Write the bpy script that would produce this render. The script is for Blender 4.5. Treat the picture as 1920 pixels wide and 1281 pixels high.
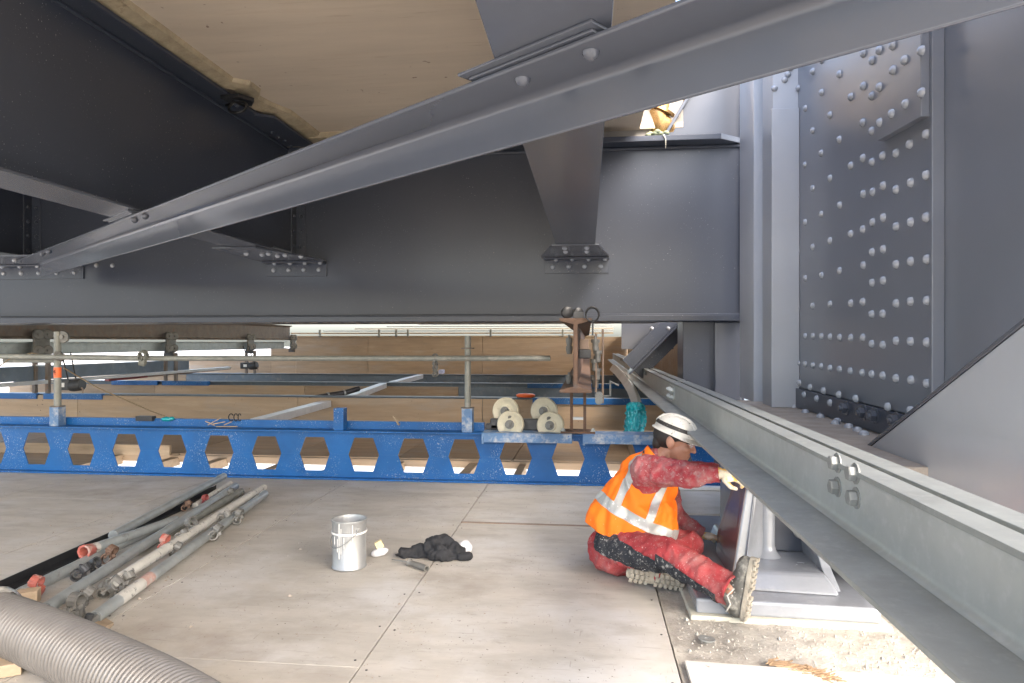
import bpy, bmesh, math, random
from mathutils import Vector, Matrix, noise
R = math.radians
random.seed(7)
for o in list(bpy.data.objects):
    bpy.data.objects.remove(o)
SC = bpy.context.scene
COL = SC.collection

# ------------------------------------------------------------------ camera, sky, sun, exposure
YAW = R(6.35)
CAMZ = 1.35
cam = bpy.data.cameras.new('camera')
cam.sensor_width = 36.0
cam.lens = 24.0
cam.clip_start = 0.02
cam.clip_end = 3000
camo = bpy.data.objects.new('camera', cam)
COL.objects.link(camo)
camo.location = (0, 0, CAMZ)
camo.rotation_euler = (R(90), 0, YAW)
SC.camera = camo

SUN_EL, SUN_AZ = R(42), R(140)        # azimuth from +Y towards +X: a soft hazy sun behind the camera, to the right
world = bpy.data.worlds.new('World')
SC.world = world
world.use_nodes = True
wn = world.node_tree
wn.nodes.clear()
sky = wn.nodes.new('ShaderNodeTexSky')
sky.sky_type = 'NISHITA'
sky.sun_disc = False
sky.sun_elevation = SUN_EL
sky.sun_rotation = SUN_AZ
sky.dust_density = 4.0
sky.ozone_density = 0.6
bg = wn.nodes.new('ShaderNodeBackground')
bg.inputs['Strength'].default_value = 0.15
wo = wn.nodes.new('ShaderNodeOutputWorld')
wn.links.new(sky.outputs[0], bg.inputs['Color'])
wn.links.new(bg.outputs[0], wo.inputs['Surface'])
sl = bpy.data.lights.new('sun', 'SUN')
sl.energy = 0.5
sl.angle = R(35)
sl.color = (1.0, 0.96, 0.9)
so = bpy.data.objects.new('sun', sl)
COL.objects.link(so)
sd = Vector((math.sin(SUN_AZ) * math.cos(SUN_EL), math.cos(SUN_AZ) * math.cos(SUN_EL), math.sin(SUN_EL)))
so.rotation_euler = sd.to_track_quat('Z', 'Y').to_euler()
so.location = (0, -5, 30)
SC.view_settings.view_transform = 'Standard'
SC.view_settings.look = 'None'
SC.view_settings.gamma = 1.0
SC.view_settings.exposure = 2.85
SC.render.engine = 'CYCLES'
SC.cycles.max_bounces = 10
SC.cycles.diffuse_bounces = 6
SC.cycles.glossy_bounces = 4
SC.cycles.sample_clamp_indirect = 6.0

# ------------------------------------------------------------------ layout: a point of the photograph at a chosen plane
_c, _s = math.cos(YAW), math.sin(YAW)
def ray(u, v):
    l = (u - 960) / 1280.0
    return Vector((l * _c - _s, l * _s + _c, (640.5 - v) / 1280.0))
def aY(u, v, Y):
    d = ray(u, v); return d * (Y / d.y) + Vector((0, 0, CAMZ))
def aX(u, v, X):
    d = ray(u, v); return d * (X / d.x) + Vector((0, 0, CAMZ))
def aZ(u, v, Z):
    d = ray(u, v); return d * ((Z - CAMZ) / d.z) + Vector((0, 0, CAMZ))

# ------------------------------------------------------------------ materials
MATS = {}
def mat(name, col, rough=0.5, metal=0.0, var=0.12, vscale=2.5, stretch=(1, 1, 1), bump=0.0, bscale=80.0, bdist=0.002,
        specks=None, blot=None, coat=0.0, rvar=0.1, objvar=0.0, spec=0.5, sub=0.0, alpha=None):
    m = bpy.data.materials.new(name)
    m.use_nodes = True
    nt = m.node_tree
    N, L = nt.nodes, nt.links
    p = N['Principled BSDF']
    geo = N.new('ShaderNodeNewGeometry')
    mp = N.new('ShaderNodeMapping'); mp.inputs['Scale'].default_value = stretch
    L.new(geo.outputs['Position'], mp.inputs['Vector'])
    def nz(scale, detail=5, rough_=0.6, src=None, off=0.0):
        n = N.new('ShaderNodeTexNoise')
        n.inputs['Scale'].default_value = scale
        n.inputs['Detail'].default_value = detail
        n.inputs['Roughness'].default_value = rough_
        if off:
            a = N.new('ShaderNodeVectorMath'); a.operation = 'ADD'; a.inputs[1].default_value = (off, off * 1.7, off * 0.6)
            L.new((src or geo.outputs['Position']), a.inputs[0]); L.new(a.outputs[0], n.inputs['Vector'])
        else:
            L.new(src or geo.outputs['Position'], n.inputs['Vector'])
        return n.outputs['Fac']
    def ramp(fac, a, b, ca=(0, 0, 0, 1), cb=(1, 1, 1, 1)):
        r = N.new('ShaderNodeValToRGB')
        r.color_ramp.elements[0].position = a; r.color_ramp.elements[0].color = ca
        r.color_ramp.elements[1].position = b; r.color_ramp.elements[1].color = cb
        L.new(fac, r.inputs[0]); return r.outputs['Color']
    def mix(fac, a, b, mode='MIX'):
        x = N.new('ShaderNodeMix'); x.data_type = 'RGBA'; x.blend_type = mode
        if isinstance(fac, float): x.inputs['Factor'].default_value = fac
        else: L.new(fac, x.inputs['Factor'])
        for sck, val in ((x.inputs['A'], a), (x.inputs['B'], b)):
            if isinstance(val, tuple): sck.default_value = val
            else: L.new(val, sck)
        return x.outputs['Result']
    lo = tuple(max(0, c * (1 - var)) for c in col) + (1,)
    hi = tuple(min(1, c * (1 + var)) for c in col) + (1,)
    c = ramp(nz(vscale, 8, 0.65, mp.outputs[0]), 0.3, 0.7, lo, hi)
    if objvar:
        oi = N.new('ShaderNodeObjectInfo')
        g = ramp(oi.outputs['Random'], 0, 1, (1 - objvar,) * 3 + (1,), (1 + objvar * 0.5,) * 3 + (1,))
        c = mix(1.0, c, g, 'MULTIPLY')
    for i, b in enumerate(blot or ()):                 # (colour, scale, threshold, softness, stretch or None)
        src = None
        if len(b) > 4 and b[4]:
            mq = N.new('ShaderNodeMapping'); mq.inputs['Scale'].default_value = b[4]
            L.new(geo.outputs['Position'], mq.inputs['Vector']); src = mq.outputs[0]
        f = ramp(nz(b[1], 7, 0.65, src, 3.1 + 5 * i), b[2], min(1, b[2] + b[3]))
        if len(b) > 5:
            f = mix(1.0 - b[5], f, (0, 0, 0, 1))
        c = mix(f, c, tuple(b[0]) + (1,))
    if specks:                                         # (colour, scale, threshold)
        f1 = ramp(nz(specks[1], 2, 0.5, None, 11.3), specks[2], specks[2] + 0.03)
        f2 = ramp(nz(specks[1] * 0.03, 3, 0.5, None, 7.7), 0.42, 0.62)
        f = mix(1.0, f1, f2, 'MULTIPLY')
        c = mix(f, c, tuple(specks[0]) + (1,))
    L.new(c, p.inputs['Base Color'])
    rr = N.new('ShaderNodeMapRange')
    rr.inputs['To Min'].default_value = max(0.02, rough - rvar); rr.inputs['To Max'].default_value = min(1, rough + rvar)
    L.new(nz(vscale * 2.3, 5, 0.6, mp.outputs[0], 1.9), rr.inputs['Value'])
    L.new(rr.outputs[0], p.inputs['Roughness'])
    p.inputs['Metallic'].default_value = metal
    p.inputs['Specular IOR Level'].default_value = spec
    p.inputs['Coat Weight'].default_value = coat
    p.inputs['Coat Roughness'].default_value = 0.15
    if sub:
        p.inputs['Subsurface Weight'].default_value = sub
        p.inputs['Subsurface Radius'].default_value = (0.01, 0.004, 0.002)
    if alpha is not None:
        p.inputs['Alpha'].default_value = alpha
    if bump:
        bn = N.new('ShaderNodeBump'); bn.inputs['Strength'].default_value = bump; bn.inputs['Distance'].default_value = bdist
        L.new(nz(bscale, 4, 0.55, mp.outputs[0], 0.7), bn.inputs['Height'])
        L.new(bn.outputs[0], p.inputs['Normal'])
    MATS[name] = m
    return m

DUST = (0.42, 0.38, 0.33)
mat('steel', (0.045, 0.053, 0.073), 0.31, 0, 0.05, 1.4, rvar=0.025, bump=0.07, bscale=16, bdist=0.003, coat=0.12, spec=0.4,
    specks=((0.42, 0.42, 0.42), 95, 0.70))
mat('steel_light', (0.075, 0.083, 0.103), 0.25, 0, 0.05, 1.8, rvar=0.025, bump=0.06, bscale=14, bdist=0.003, coat=0.3)
mat('rivet_lit', (0.31, 0.33, 0.365), 0.2, 0, 0.08, 8, rvar=0.025, coat=0.5)  # paler copy of the steel paint; overhead daylight put into the rivet colour
mat('pylon_lit', (0.155, 0.169, 0.20), 0.3, 0, 0.035, 1.2, rvar=0.02, bump=0.03, bscale=9, bdist=0.003, coat=0.15)  # same grey as steel, lightened: daylight from the slot painted in
mat('steel_lit', (0.36, 0.38, 0.415), 0.30, 0, 0.04, 1.8, rvar=0.025, bump=0.06, bscale=14, bdist=0.003, coat=0.35)  # lightest copy of steel; bright daylight on these plates is in the colour
mat('steel_wet', (0.26, 0.275, 0.30), 0.24, 0, 0.12, 3, bump=0.35, bscale=40, bdist=0.003, coat=0.5,
    blot=[((0.38, 0.39, 0.40), 5, 0.56, 0.15, None, 0.6)])
mat('red_primer', (0.13, 0.075, 0.075), 0.22, 0, 0.15, 4, bump=0.25, bscale=45, coat=0.5)
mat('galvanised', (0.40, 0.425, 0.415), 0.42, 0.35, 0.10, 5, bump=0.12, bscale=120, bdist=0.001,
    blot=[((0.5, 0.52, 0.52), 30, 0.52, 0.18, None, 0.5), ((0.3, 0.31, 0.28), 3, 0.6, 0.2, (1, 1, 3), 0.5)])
mat('galvanised_shade', (0.25, 0.265, 0.255), 0.55, 0.25, 0.15, 5, bump=0.12, bscale=120, bdist=0.001,  # darker galvanised for flanges and rear angle; their shade is painted in
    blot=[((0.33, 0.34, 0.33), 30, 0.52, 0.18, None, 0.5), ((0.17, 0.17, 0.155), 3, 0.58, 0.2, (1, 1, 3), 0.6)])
mat('galvanised_tube', (0.37, 0.40, 0.40), 0.40, 0.45, 0.18, 7, bump=0.15, bscale=90, bdist=0.001,
    blot=[((0.42, 0.40, 0.36), 9, 0.58, 0.15, None, 0.7), ((0.18, 0.17, 0.15), 14, 0.62, 0.1, None, 0.6)])
mat('old_tube', (0.22, 0.225, 0.2), 0.55, 0.2, 0.2, 8, bump=0.2, bscale=90, bdist=0.001,
    blot=[((0.36, 0.34, 0.29), 10, 0.55, 0.15, None, 0.7), ((0.16, 0.11, 0.07), 12, 0.63, 0.1, None, 0.6)])
mat('white_tube', (0.5, 0.49, 0.45), 0.6, 0, 0.15, 9, bump=0.2, bscale=90,
    blot=[((0.13, 0.13, 0.13), 28, 0.58, 0.06, None, 0.9), ((0.5, 0.45, 0.2), 5, 0.66, 0.1, None, 0.6)])
mat('blue_paint', (0.006, 0.092, 0.29), 0.45, 0, 0.16, 3, bump=0.1, bscale=40, coat=0.05, spec=0.4,
    specks=((0.42, 0.44, 0.47), 110, 0.64),
    blot=[((0.10, 0.20, 0.34), 5, 0.62, 0.2, (1, 1, 1.5), 0.5), ((0.34, 0.38, 0.43), 14, 0.66, 0.06, (1, 1, 2), 0.7), ((0.10, 0.07, 0.05), 22, 0.70, 0.04, None, 0.7)])
mat('blue_dusty', (0.10, 0.19, 0.34), 0.6, 0, 0.2, 4, bump=0.2, bscale=70,
    blot=[((0.42, 0.43, 0.44), 11, 0.47, 0.16, None, 0.85), ((0.02, 0.10, 0.32), 20, 0.62, 0.06, None, 0.8)])
mat('blue_grey', (0.115, 0.15, 0.19), 0.45, 0.1, 0.15, 3, bump=0.1, bscale=60,
    blot=[((0.26, 0.26, 0.25), 7, 0.55, 0.2, None, 0.6)])
mat('rust', (0.115, 0.07, 0.048), 0.8, 0.0, 0.3, 7, bump=0.5, bscale=60, bdist=0.004,
    blot=[((0.19, 0.09, 0.045), 9, 0.54, 0.15, None, 0.8), ((0.10, 0.095, 0.09), 5, 0.58, 0.12, None, 0.8)])
mat('rust_grey', (0.16, 0.135, 0.115), 0.65, 0.1, 0.25, 6, bump=0.3, bscale=60,
    blot=[((0.20, 0.10, 0.05), 8, 0.56, 0.15, None, 0.8)])
mat('plywood_floor', (0.44, 0.41, 0.362), 0.66, 0, 0.14, 2.6, (0.8, 2.4, 2.4), bump=0.22, bscale=24, bdist=0.003, objvar=0.10,
    specks=((0.10, 0.085, 0.07), 55, 0.69),
    blot=[((0.52, 0.51, 0.49), 1.7, 0.47, 0.2, None, 0.85), ((0.32, 0.29, 0.25), 3.1, 0.52, 0.2, (0.6, 1.3, 1), 0.75),
          ((0.25, 0.22, 0.19), 9, 0.63, 0.12, (0.7, 1.5, 1), 0.65), ((0.28, 0.25, 0.215), 45, 0.60, 0.07, (0.09, 1, 1), 0.4), ((0.26, 0.23, 0.2), 50, 0.64, 0.05, (1, .12, 1), 0.6), ((0.24, 0.20, 0.165), 1.1, 0.60, 0.12, None, 0.45), ((0.58, 0.56, 0.53), 26, 0.70, 0.06, (1, 0.6, 1), 0.6)])
mat('plywood_pale', (0.58, 0.55, 0.51), 0.6, 0, 0.08, 2.2, (0.45, 3.2, 3.2), bump=0.14, bscale=26,
    specks=((0.16, 0.10, 0.07), 40, 0.72), blot=[((0.46, 0.42, 0.36), 3, 0.58, 0.2, None, 0.6)])
mat('plywood_side', (0.36, 0.265, 0.175), 0.68, 0, 0.18, 2.5, (0.4, 3, 4), bump=0.15, bscale=26, objvar=0.22,
    specks=((0.09, 0.06, 0.04), 30, 0.72),
    blot=[((0.30, 0.285, 0.26), 1.6, 0.52, 0.25, (0.5, 1, 2), 0.8), ((0.47, 0.38, 0.27), 2.8, 0.56, 0.2, (0.4, 1, 3), 0.6)])
mat('soffit_wood', (0.60, 0.51, 0.40), 0.62, 0, 0.07, 1.6, (0.5, 3.5, 3), bump=0.10, bscale=30,
    specks=((0.17, 0.09, 0.06), 14, 0.715), blot=[((0.52, 0.41, 0.30), 4, 0.57, 0.2, (0.25, 3, 1), 0.5), ((0.40, 0.29, 0.19), 30, 0.62, 0.08, (0.06, 1, 1), 0.6)])
mat('sealant', (0.40, 0.33, 0.22), 0.75, 0, 0.2, 9, bump=0.8, bscale=26, bdist=0.01,
    blot=[((0.22, 0.17, 0.11), 12, 0.58, 0.12, None, 0.7)])
mat('raw_timber', (0.40, 0.305, 0.205), 0.7, 0, 0.2, 4, (0.6, 4, 4), bump=0.2, bscale=30, objvar=0.15)
mat('concrete', (0.36, 0.335, 0.295), 0.85, 0, 0.22, 12, bump=0.9, bscale=70, bdist=0.006,
    blot=[((0.52, 0.49, 0.43), 5, 0.52, 0.2, None, 0.7), ((0.20, 0.18, 0.155), 40, 0.60, 0.08, None, 0.7)])
mat('concrete_beige', (0.36, 0.33, 0.29), 0.8, 0, 0.12, 5, bump=0.3, bscale=30)
mat('mortar', (0.55, 0.53, 0.44), 0.8, 0, 0.12, 20, bump=0.5, bscale=60)
mat('splinter', (0.36, 0.24, 0.14), 0.8, 0, 0.4, 30, (0.5, 4, 1), bump=0.6, bscale=40, bdist=0.006)
mat('dusty_steel', (0.33, 0.285, 0.235), 0.7, 0, 0.2, 7, bump=0.3, bscale=60)
mat('black_rubber', (0.012, 0.012, 0.013), 0.45, 0, 0.3, 9, bump=0.1, bscale=60)
mat('black_iron', (0.025, 0.026, 0.028), 0.4, 0.2, 0.25, 6, bump=0.1, bscale=60, blot=[((0.15, 0.14, 0.12), 8, 0.62, 0.12, None, 0.5)])
mat('dark_machine', (0.05, 0.052, 0.055), 0.5, 0.2, 0.25, 12)
mat('grey_machine', (0.17, 0.168, 0.155), 0.55, 0.25, 0.25, 10, bump=0.2, bscale=60)
mat('bolt_zinc', (0.26, 0.27, 0.26), 0.5, 0.35, 0.15, 20)
mat('hose_grey', (0.135, 0.127, 0.118), 0.4, 0, 0.14, 9, bump=0.1, bscale=60, coat=0.15,
    blot=[((0.18, 0.17, 0.157), 7, 0.55, 0.2, None, 0.6)])
mat('plastic_film', (0.45, 0.44, 0.40), 0.25, 0, 0.25, 20, bump=0.8, bscale=35, bdist=0.01, coat=0.4)
mat('tin', (0.36, 0.37, 0.37), 0.4, 0.5, 0.1, 10, (1, 1, 0.3), bump=0.05, bscale=40,
    blot=[((0.50, 0.50, 0.49), 12, 0.56, 0.12, (1, 1, 0.25), 0.7)])
mat('white_paint', (0.72, 0.72, 0.70), 0.45, 0, 0.06, 12)
mat('wet_paint', (0.085, 0.09, 0.1), 0.08, 0, 0.05, 4, coat=0.6)
mat('bristle', (0.62, 0.54, 0.33), 0.7, 0, 0.25, 60, (4, 4, 0.5), bump=0.5, bscale=90)
mat('rag_black', (0.022, 0.023, 0.026), 0.85, 0, 0.3, 8, bump=0.5, bscale=45, bdist=0.006, spec=0.3)
mat('cloth_white', (0.62, 0.62, 0.64), 0.8, 0, 0.08, 9, bump=0.3, bscale=40)
mat('teal_film', (0.008, 0.32, 0.37), 0.22, 0, 0.25, 12, bump=0.5, bscale=40, bdist=0.006, coat=0.5)
mat('nylon', (0.52, 0.48, 0.36), 0.45, 0, 0.12, 14, blot=[((0.34, 0.29, 0.2), 10, 0.6, 0.15, None, 0.6)])
mat('red_paint', (0.36, 0.10, 0.075), 0.5, 0, 0.2, 12, blot=[((0.36, 0.30, 0.26), 16, 0.5, 0.12, None, 0.7)])
mat('pink_paint', (0.42, 0.27, 0.235), 0.6, 0, 0.15, 20, blot=[((0.42, 0.40, 0.36), 22, 0.5, 0.1, None, 0.7)])
mat('red_steel', (0.20, 0.04, 0.035), 0.55, 0, 0.2, 9)
mat('brown_steel', (0.22, 0.16, 0.12), 0.6, 0, 0.2, 9)
mat('orange_tape', (0.85, 0.16, 0.04), 0.5, 0, 0.08, 20)
mat('orange_plastic', (0.85, 0.14, 0.02), 0.35, 0, 0.06, 20)
mat('black_marker', (0.01, 0.01, 0.01), 0.6)
mat('lilac_plastic', (0.28, 0.30, 0.42), 0.4)
mat('bronze', (0.36, 0.22, 0.09), 0.28, 0.8, 0.2, 8)
mat('foam_green', (0.30, 0.34, 0.22), 0.8, 0, 0.25, 30, bump=0.6, bscale=50, bdist=0.01)
mat('rope', (0.20, 0.15, 0.09), 0.85, 0, 0.2, 60)
mat('ground', (0.46, 0.44, 0.40), 0.9, 0, 0.15, 0.3)
mat('white_rail', (0.5, 0.52, 0.53), 0.35, 0.3, 0.1, 8)
# worker
mat('skin', (0.40, 0.20, 0.13), 0.5, 0, 0.10, 30, bump=0.15, bscale=90, sub=0.15)
mat('hair', (0.018, 0.013, 0.011), 0.6, 0, 0.3, 60, bump=0.5, bscale=120)
PAINT1, PAINT2 = (0.40, 0.385, 0.36), (0.55, 0.53, 0.5)
mat('red_cloth', (0.33, 0.045, 0.05), 0.85, 0, 0.2, 9, bump=0.4, bscale=40, bdist=0.008, spec=0.25,
    blot=[((0.36, 0.17, 0.16), 7, 0.46, 0.25, None, 0.75), (PAINT1, 38, 0.58, 0.14, None, 0.45), (PAINT2, 110, 0.62, 0.05, None, 0.6), ((0.13, 0.02, 0.025), 9, 0.6, 0.2, None, 0.6)])
mat('red_sleeve', (0.30, 0.04, 0.05), 0.85, 0, 0.2, 9, bump=0.4, bscale=40, bdist=0.008, spec=0.25,
    blot=[((0.32, 0.17, 0.165), 8, 0.45, 0.2, None, 0.7), ((0.31, 0.27, 0.26), 30, 0.50, 0.2, None, 0.6), (PAINT2, 85, 0.62, 0.05, None, 0.7), ((0.10, 0.09, 0.09), 12, 0.64, 0.08, None, 0.7)])
mat('black_cloth', (0.026, 0.028, 0.034), 0.8, 0, 0.2, 9, bump=0.4, bscale=40, bdist=0.006, spec=0.3,
    blot=[((0.11, 0.11, 0.11), 7, 0.5, 0.2, None, 0.7), (PAINT1, 26, 0.58, 0.09, None, 0.75), (PAINT2, 95, 0.61, 0.04, None, 0.85)])
mat('vest_orange', (0.92, 0.19, 0.012), 0.7, 0, 0.06, 6, bump=0.4, bscale=18, bdist=0.012, spec=0.3,
    specks=((0.7, 0.6, 0.5), 60, 0.70))
mat('reflective', (0.40, 0.41, 0.40), 0.4, 0.2, 0.12, 14, bump=0.2, bscale=40, specks=((0.75, 0.75, 0.73), 50, 0.62))
mat('glove', (0.62, 0.56, 0.45), 0.8, 0, 0.15, 30, bump=0.4, bscale=80, blot=[((0.62, 0.34, 0.03), 16, 0.50, 0.06, None, 0.9), ((0.12, 0.10, 0.08), 26, 0.64, 0.06, None, 0.7)])
mat('boot_leather', (0.10, 0.098, 0.088), 0.65, 0, 0.25, 12, bump=0.3, bscale=60,
    blot=[((0.36, 0.35, 0.31), 12, 0.50, 0.12, None, 0.8), (PAINT2, 50, 0.64, 0.05, None, 0.9)])
mat('boot_sole', (0.33, 0.30, 0.245), 0.85, 0, 0.25, 22, bump=0.5, bscale=60, bdist=0.004,
    blot=[((0.12, 0.11, 0.095), 26, 0.58, 0.1, None, 0.7)])
mat('lace', (0.45, 0.44, 0.4), 0.8)
mat('helmet_white', (0.52, 0.505, 0.46), 0.38, 0, 0.05, 12, coat=0.2, specks=((0.2, 0.19, 0.17), 70, 0.66))
mat('strap_black', (0.022, 0.021, 0.02), 0.6, 0, 0.2, 20, bump=0.3, bscale=60, blot=[((0.22, 0.2, 0.17), 40, 0.6, 0.08, None, 0.6)])
mat('lens_clear', (0.75, 0.78, 0.8), 0.05, 0, 0.02, 5, coat=0.5, alpha=0.28)

# ------------------------------------------------------------------ mesh helpers
class MB:
    def __init__(s): s.v = []; s.f = []
    def add(s, vs, fs):
        b = len(s.v); s.v += [Vector(p) for p in vs]; s.f += [tuple(i + b for i in f) for f in fs]; return s
    def box(s, lo, hi, M=None):
        (x0, y0, z0), (x1, y1, z1) = lo, hi
        vs = [(x0, y0, z0), (x1, y0, z0), (x1, y1, z0), (x0, y1, z0), (x0, y0, z1), (x1, y0, z1), (x1, y1, z1), (x0, y1, z1)]
        if M: vs = [M @ Vector(p) for p in vs]
        return s.add(vs, [(0, 3, 2, 1), (4, 5, 6, 7), (0, 1, 5, 4), (1, 2, 6, 5), (2, 3, 7, 6), (3, 0, 4, 7)])
    def bar(s, a, b, w, h, up=(0, 0, 1), off=(0, 0)):      # box from a to b, section w (sideways) x h (along up)
        a, b = Vector(a), Vector(b); t = (b - a).normalized(); u = Vector(up)
        sd_ = t.cross(u).normalized(); u = sd_.cross(t).normalized()
        vs = []
        for p in (a, b):
            for i, j in ((-1, -1), (1, -1), (1, 1), (-1, 1)):
                vs.append(p + sd_ * (i * w / 2 + off[0]) + u * (j * h / 2 + off[1]))
        return s.add(vs, [(0, 1, 2, 3), (7, 6, 5, 4), (0, 4, 5, 1), (1, 5, 6, 2), (2, 6, 7, 3), (3, 7, 4, 0)])
    def prism(s, pts, ax, a, b):                            # polygon pts in the plane normal to ax, from a to b
        n = len(pts)
        def q(p, t):
            return {'x': (t, p[0], p[1]), 'y': (p[0], t, p[1]), 'z': (p[0], p[1], t)}[ax]
        vs = [q(p, a) for p in pts] + [q(p, b) for p in pts]
        return s.add(vs, [tuple(range(n))[::-1], tuple(range(n, 2 * n))] + [(i, (i + 1) % n, (i + 1) % n + n, i + n) for i in range(n)])
    def sweep(s, prof, a, b, up=(0, 0, 1), t0=None, t1=None):   # profile [(side, up)] swept from a to b; t0/t1 = cut normals
        a, b = Vector(a), Vector(b); t = (b - a).normalized(); u = Vector(up)
        sd_ = t.cross(u).normalized(); u = sd_.cross(t).normalized(); n = len(prof); vs = []
        for p in (a, b):
            for i, j in prof: vs.append(p + sd_ * i + u * j)
        return s.add(vs, [tuple(range(n)), tuple(range(n, 2 * n))[::-1]] + [(i + n, (i + 1) % n + n, (i + 1) % n, i) for i in range(n)])
    def tube(s, path, r, seg=12, caps=True, inner=None):
        path = [Vector(p) for p in path]; n = len(path); rs = r if isinstance(r, (list, tuple)) else [r] * n
        ref = None; vs = []
        for i, p in enumerate(path):
            t = (path[min(i + 1, n - 1)] - path[max(i - 1, 0)]).normalized()
            if ref is None: ref = t.orthogonal().normalized()
            ref = (ref - t * ref.dot(t)).normalized(); bn = t.cross(ref)
            for k in range(seg):
                a = 2 * math.pi * k / seg; vs.append(p + (ref * math.cos(a) + bn * math.sin(a)) * rs[i])
        fs = [(i * seg + k, i * seg + (k + 1) % seg, (i + 1) * seg + (k + 1) % seg, (i + 1) * seg + k) for i in range(n - 1) for k in range(seg)]
        if caps: fs += [tuple(range(seg))[::-1], tuple(range((n - 1) * seg, n * seg))]
        return s.add(vs, fs)
    def pipe(s, a, b, r, t=0.004, seg=16):                  # open tube with a wall
        a, b = Vector(a), Vector(b); d = (b - a).normalized()
        return s.tube([a + d * 0.25, a, a, b, b, b - d * 0.25], [r - t, r - t, r, r, r - t, r - t], seg, False)
    def lathe(s, prof, o=(0, 0, 0), ax=(0, 0, 1), seg=24, closed=False):   # prof [(radius, height)]
        o, ax = Vector(o), Vector(ax).normalized(); e = ax.orthogonal().normalized(); g = ax.cross(e); vs = []; n = len(prof)
        for rr_, h in prof:
            for k in range(seg):
                a = 2 * math.pi * k / seg; vs.append(o + ax * h + (e * math.cos(a) + g * math.sin(a)) * max(rr_, 1e-5))
        fs = [(i * seg + k, i * seg + (k + 1) % seg, (i + 1) * seg + (k + 1) % seg, (i + 1) * seg + k) for i in range(n - 1) for k in range(seg)]
        return s.add(vs, fs)
    def capsule(s, a, b, ra, rb, seg=14, sc=(1, 1, 1)):
        a, b = Vector(a), Vector(b); d = b - a; L_ = d.length; prof = []
        for i in range(6): t = math.pi / 2 * (1 - i / 5); prof.append((ra * math.cos(t), -ra * math.sin(t)))
        for i in range(6): t = math.pi / 2 * i / 5; prof.append((rb * math.cos(t), L_ + rb * math.sin(t)))
        return s.lathe(prof, a, d if L_ > 1e-6 else (0, 0, 1), seg)
    def ball(s, c, r, M=None, seg=18, rings=10):            # ellipsoid with radii r, optionally rotated by M (3x3)
        vs = []; c = Vector(c)
        for i in range(rings + 1):
            t = math.pi * i / rings
            for k in range(seg):
                a = 2 * math.pi * k / seg
                p = Vector((r[0] * math.sin(t) * math.cos(a), r[1] * math.sin(t) * math.sin(a), r[2] * math.cos(t)))
                vs.append(c + (M @ p if M else p))
        return s.add(vs, [(i * seg + k, (i + 1) * seg + k, (i + 1) * seg + (k + 1) % seg, i * seg + (k + 1) % seg) for i in range(rings) for k in range(seg)])
    def xf(s, M): s.v = [M @ p for p in s.v]; return s
    def mesh(s, name, weld=False):
        me = bpy.data.meshes.new(name); me.from_pydata([tuple(p) for p in s.v], [], s.f)
        bm = bmesh.new(); bm.from_mesh(me)
        if weld: bmesh.ops.remove_doubles(bm, verts=bm.verts, dist=1e-4)
        bmesh.ops.recalc_face_normals(bm, faces=bm.faces); bm.to_mesh(me); bm.free(); return me
    def build(s, name, m, parent=None, smooth=None, bevel=0.0, weld=False, label=None):
        return link(name, s.mesh(name, weld), m, parent, smooth, bevel, label)

def link(name, me, m, parent=None, smooth=None, bevel=0.0, label=None, M=None):
    if m is not None and not me.materials: me.materials.append(MATS[m])
    o = bpy.data.objects.new(name, me); COL.objects.link(o)
    if smooth is not None:
        me.polygons.foreach_set('use_smooth', [True] * len(me.polygons))
        if smooth < 180: me.set_sharp_from_angle(angle=R(smooth))
    if bevel:
        b = o.modifiers.new('edge', 'BEVEL'); b.width = bevel; b.segments = 2; b.limit_method = 'ANGLE'; b.angle_limit = R(35); b.harden_normals = False
    if parent is not None:
        o.parent = parent
        if parent.type == 'EMPTY': o.matrix_parent_inverse = Matrix.Translation(-parent.location)
    if M is not None: o.matrix_basis = M
    if label: o['label'] = label
    return o
def thing(name, label, cat, loc=(0, 0, 0), group=None):
    o = bpy.data.objects.new(name, None); COL.objects.link(o); o.empty_display_size = 0.1; o.location = loc
    return tag(o, label, cat, group)
def tag(o, label, cat, group=None):
    o['label'] = label; o['category'] = cat; o['kind'] = 'thing'
    if group: o['group'] = group
    return o
def struct(o): o['kind'] = 'structure'; return o
def orient(loc, nrm, roll=0.0, sc=1.0):                    # matrix that turns +Z to nrm at loc
    q = Vector(nrm).normalized().to_track_quat('Z', 'Y')
    return Matrix.Translation(loc) @ q.to_matrix().to_4x4() @ Matrix.Rotation(roll, 4, 'Z') @ Matrix.Scale(sc, 4)

def dome_mesh(r, h, seg=9):
    return MB().lathe([(r, -0.002), (r * 0.97, h * 0.3), (r * 0.72, h * 0.75), (r * 0.3, h * 0.98), (0, h)], seg=seg).mesh('rivet', True)
def hex_mesh(r, h, stud=0.0, sr=0.5, washer=0.0):
    m = MB()
    if washer: m.lathe([(0, -0.001), (r * 1.35, -0.001), (r * 1.35, washer), (0, washer)], seg=14)
    m.lathe([(r * 0.93, washer), (r, washer + 0.002), (r, washer + h - 0.003), (r * 0.9, washer + h), (0, washer + h)], seg=6)
    if stud: m.lathe([(r * sr, washer + h), (r * sr, washer + h + stud), (0, washer + h + stud)], seg=10)
    return m.mesh('bolt', True)
RIV = dome_mesh(0.026, 0.023)
RIVS = dome_mesh(0.021, 0.018)
HEX = hex_mesh(0.030, 0.026, 0.012, 0.5, 0.004)
for me_, mm in ((RIV, 'rivet_lit'), (RIVS, 'steel'), (HEX, 'steel_light')):
    me_.materials.append(MATS[mm])
RIV.polygons.foreach_set('use_smooth', [True] * len(RIV.polygons)); RIVS.polygons.foreach_set('use_smooth', [True] * len(RIVS.polygons))
def rivet(me, loc, nrm, parent, name='rivet', sc=1.0):
    return link(name, me, None, parent, M=orient(loc, nrm, random.uniform(0, 1), sc))

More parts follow.
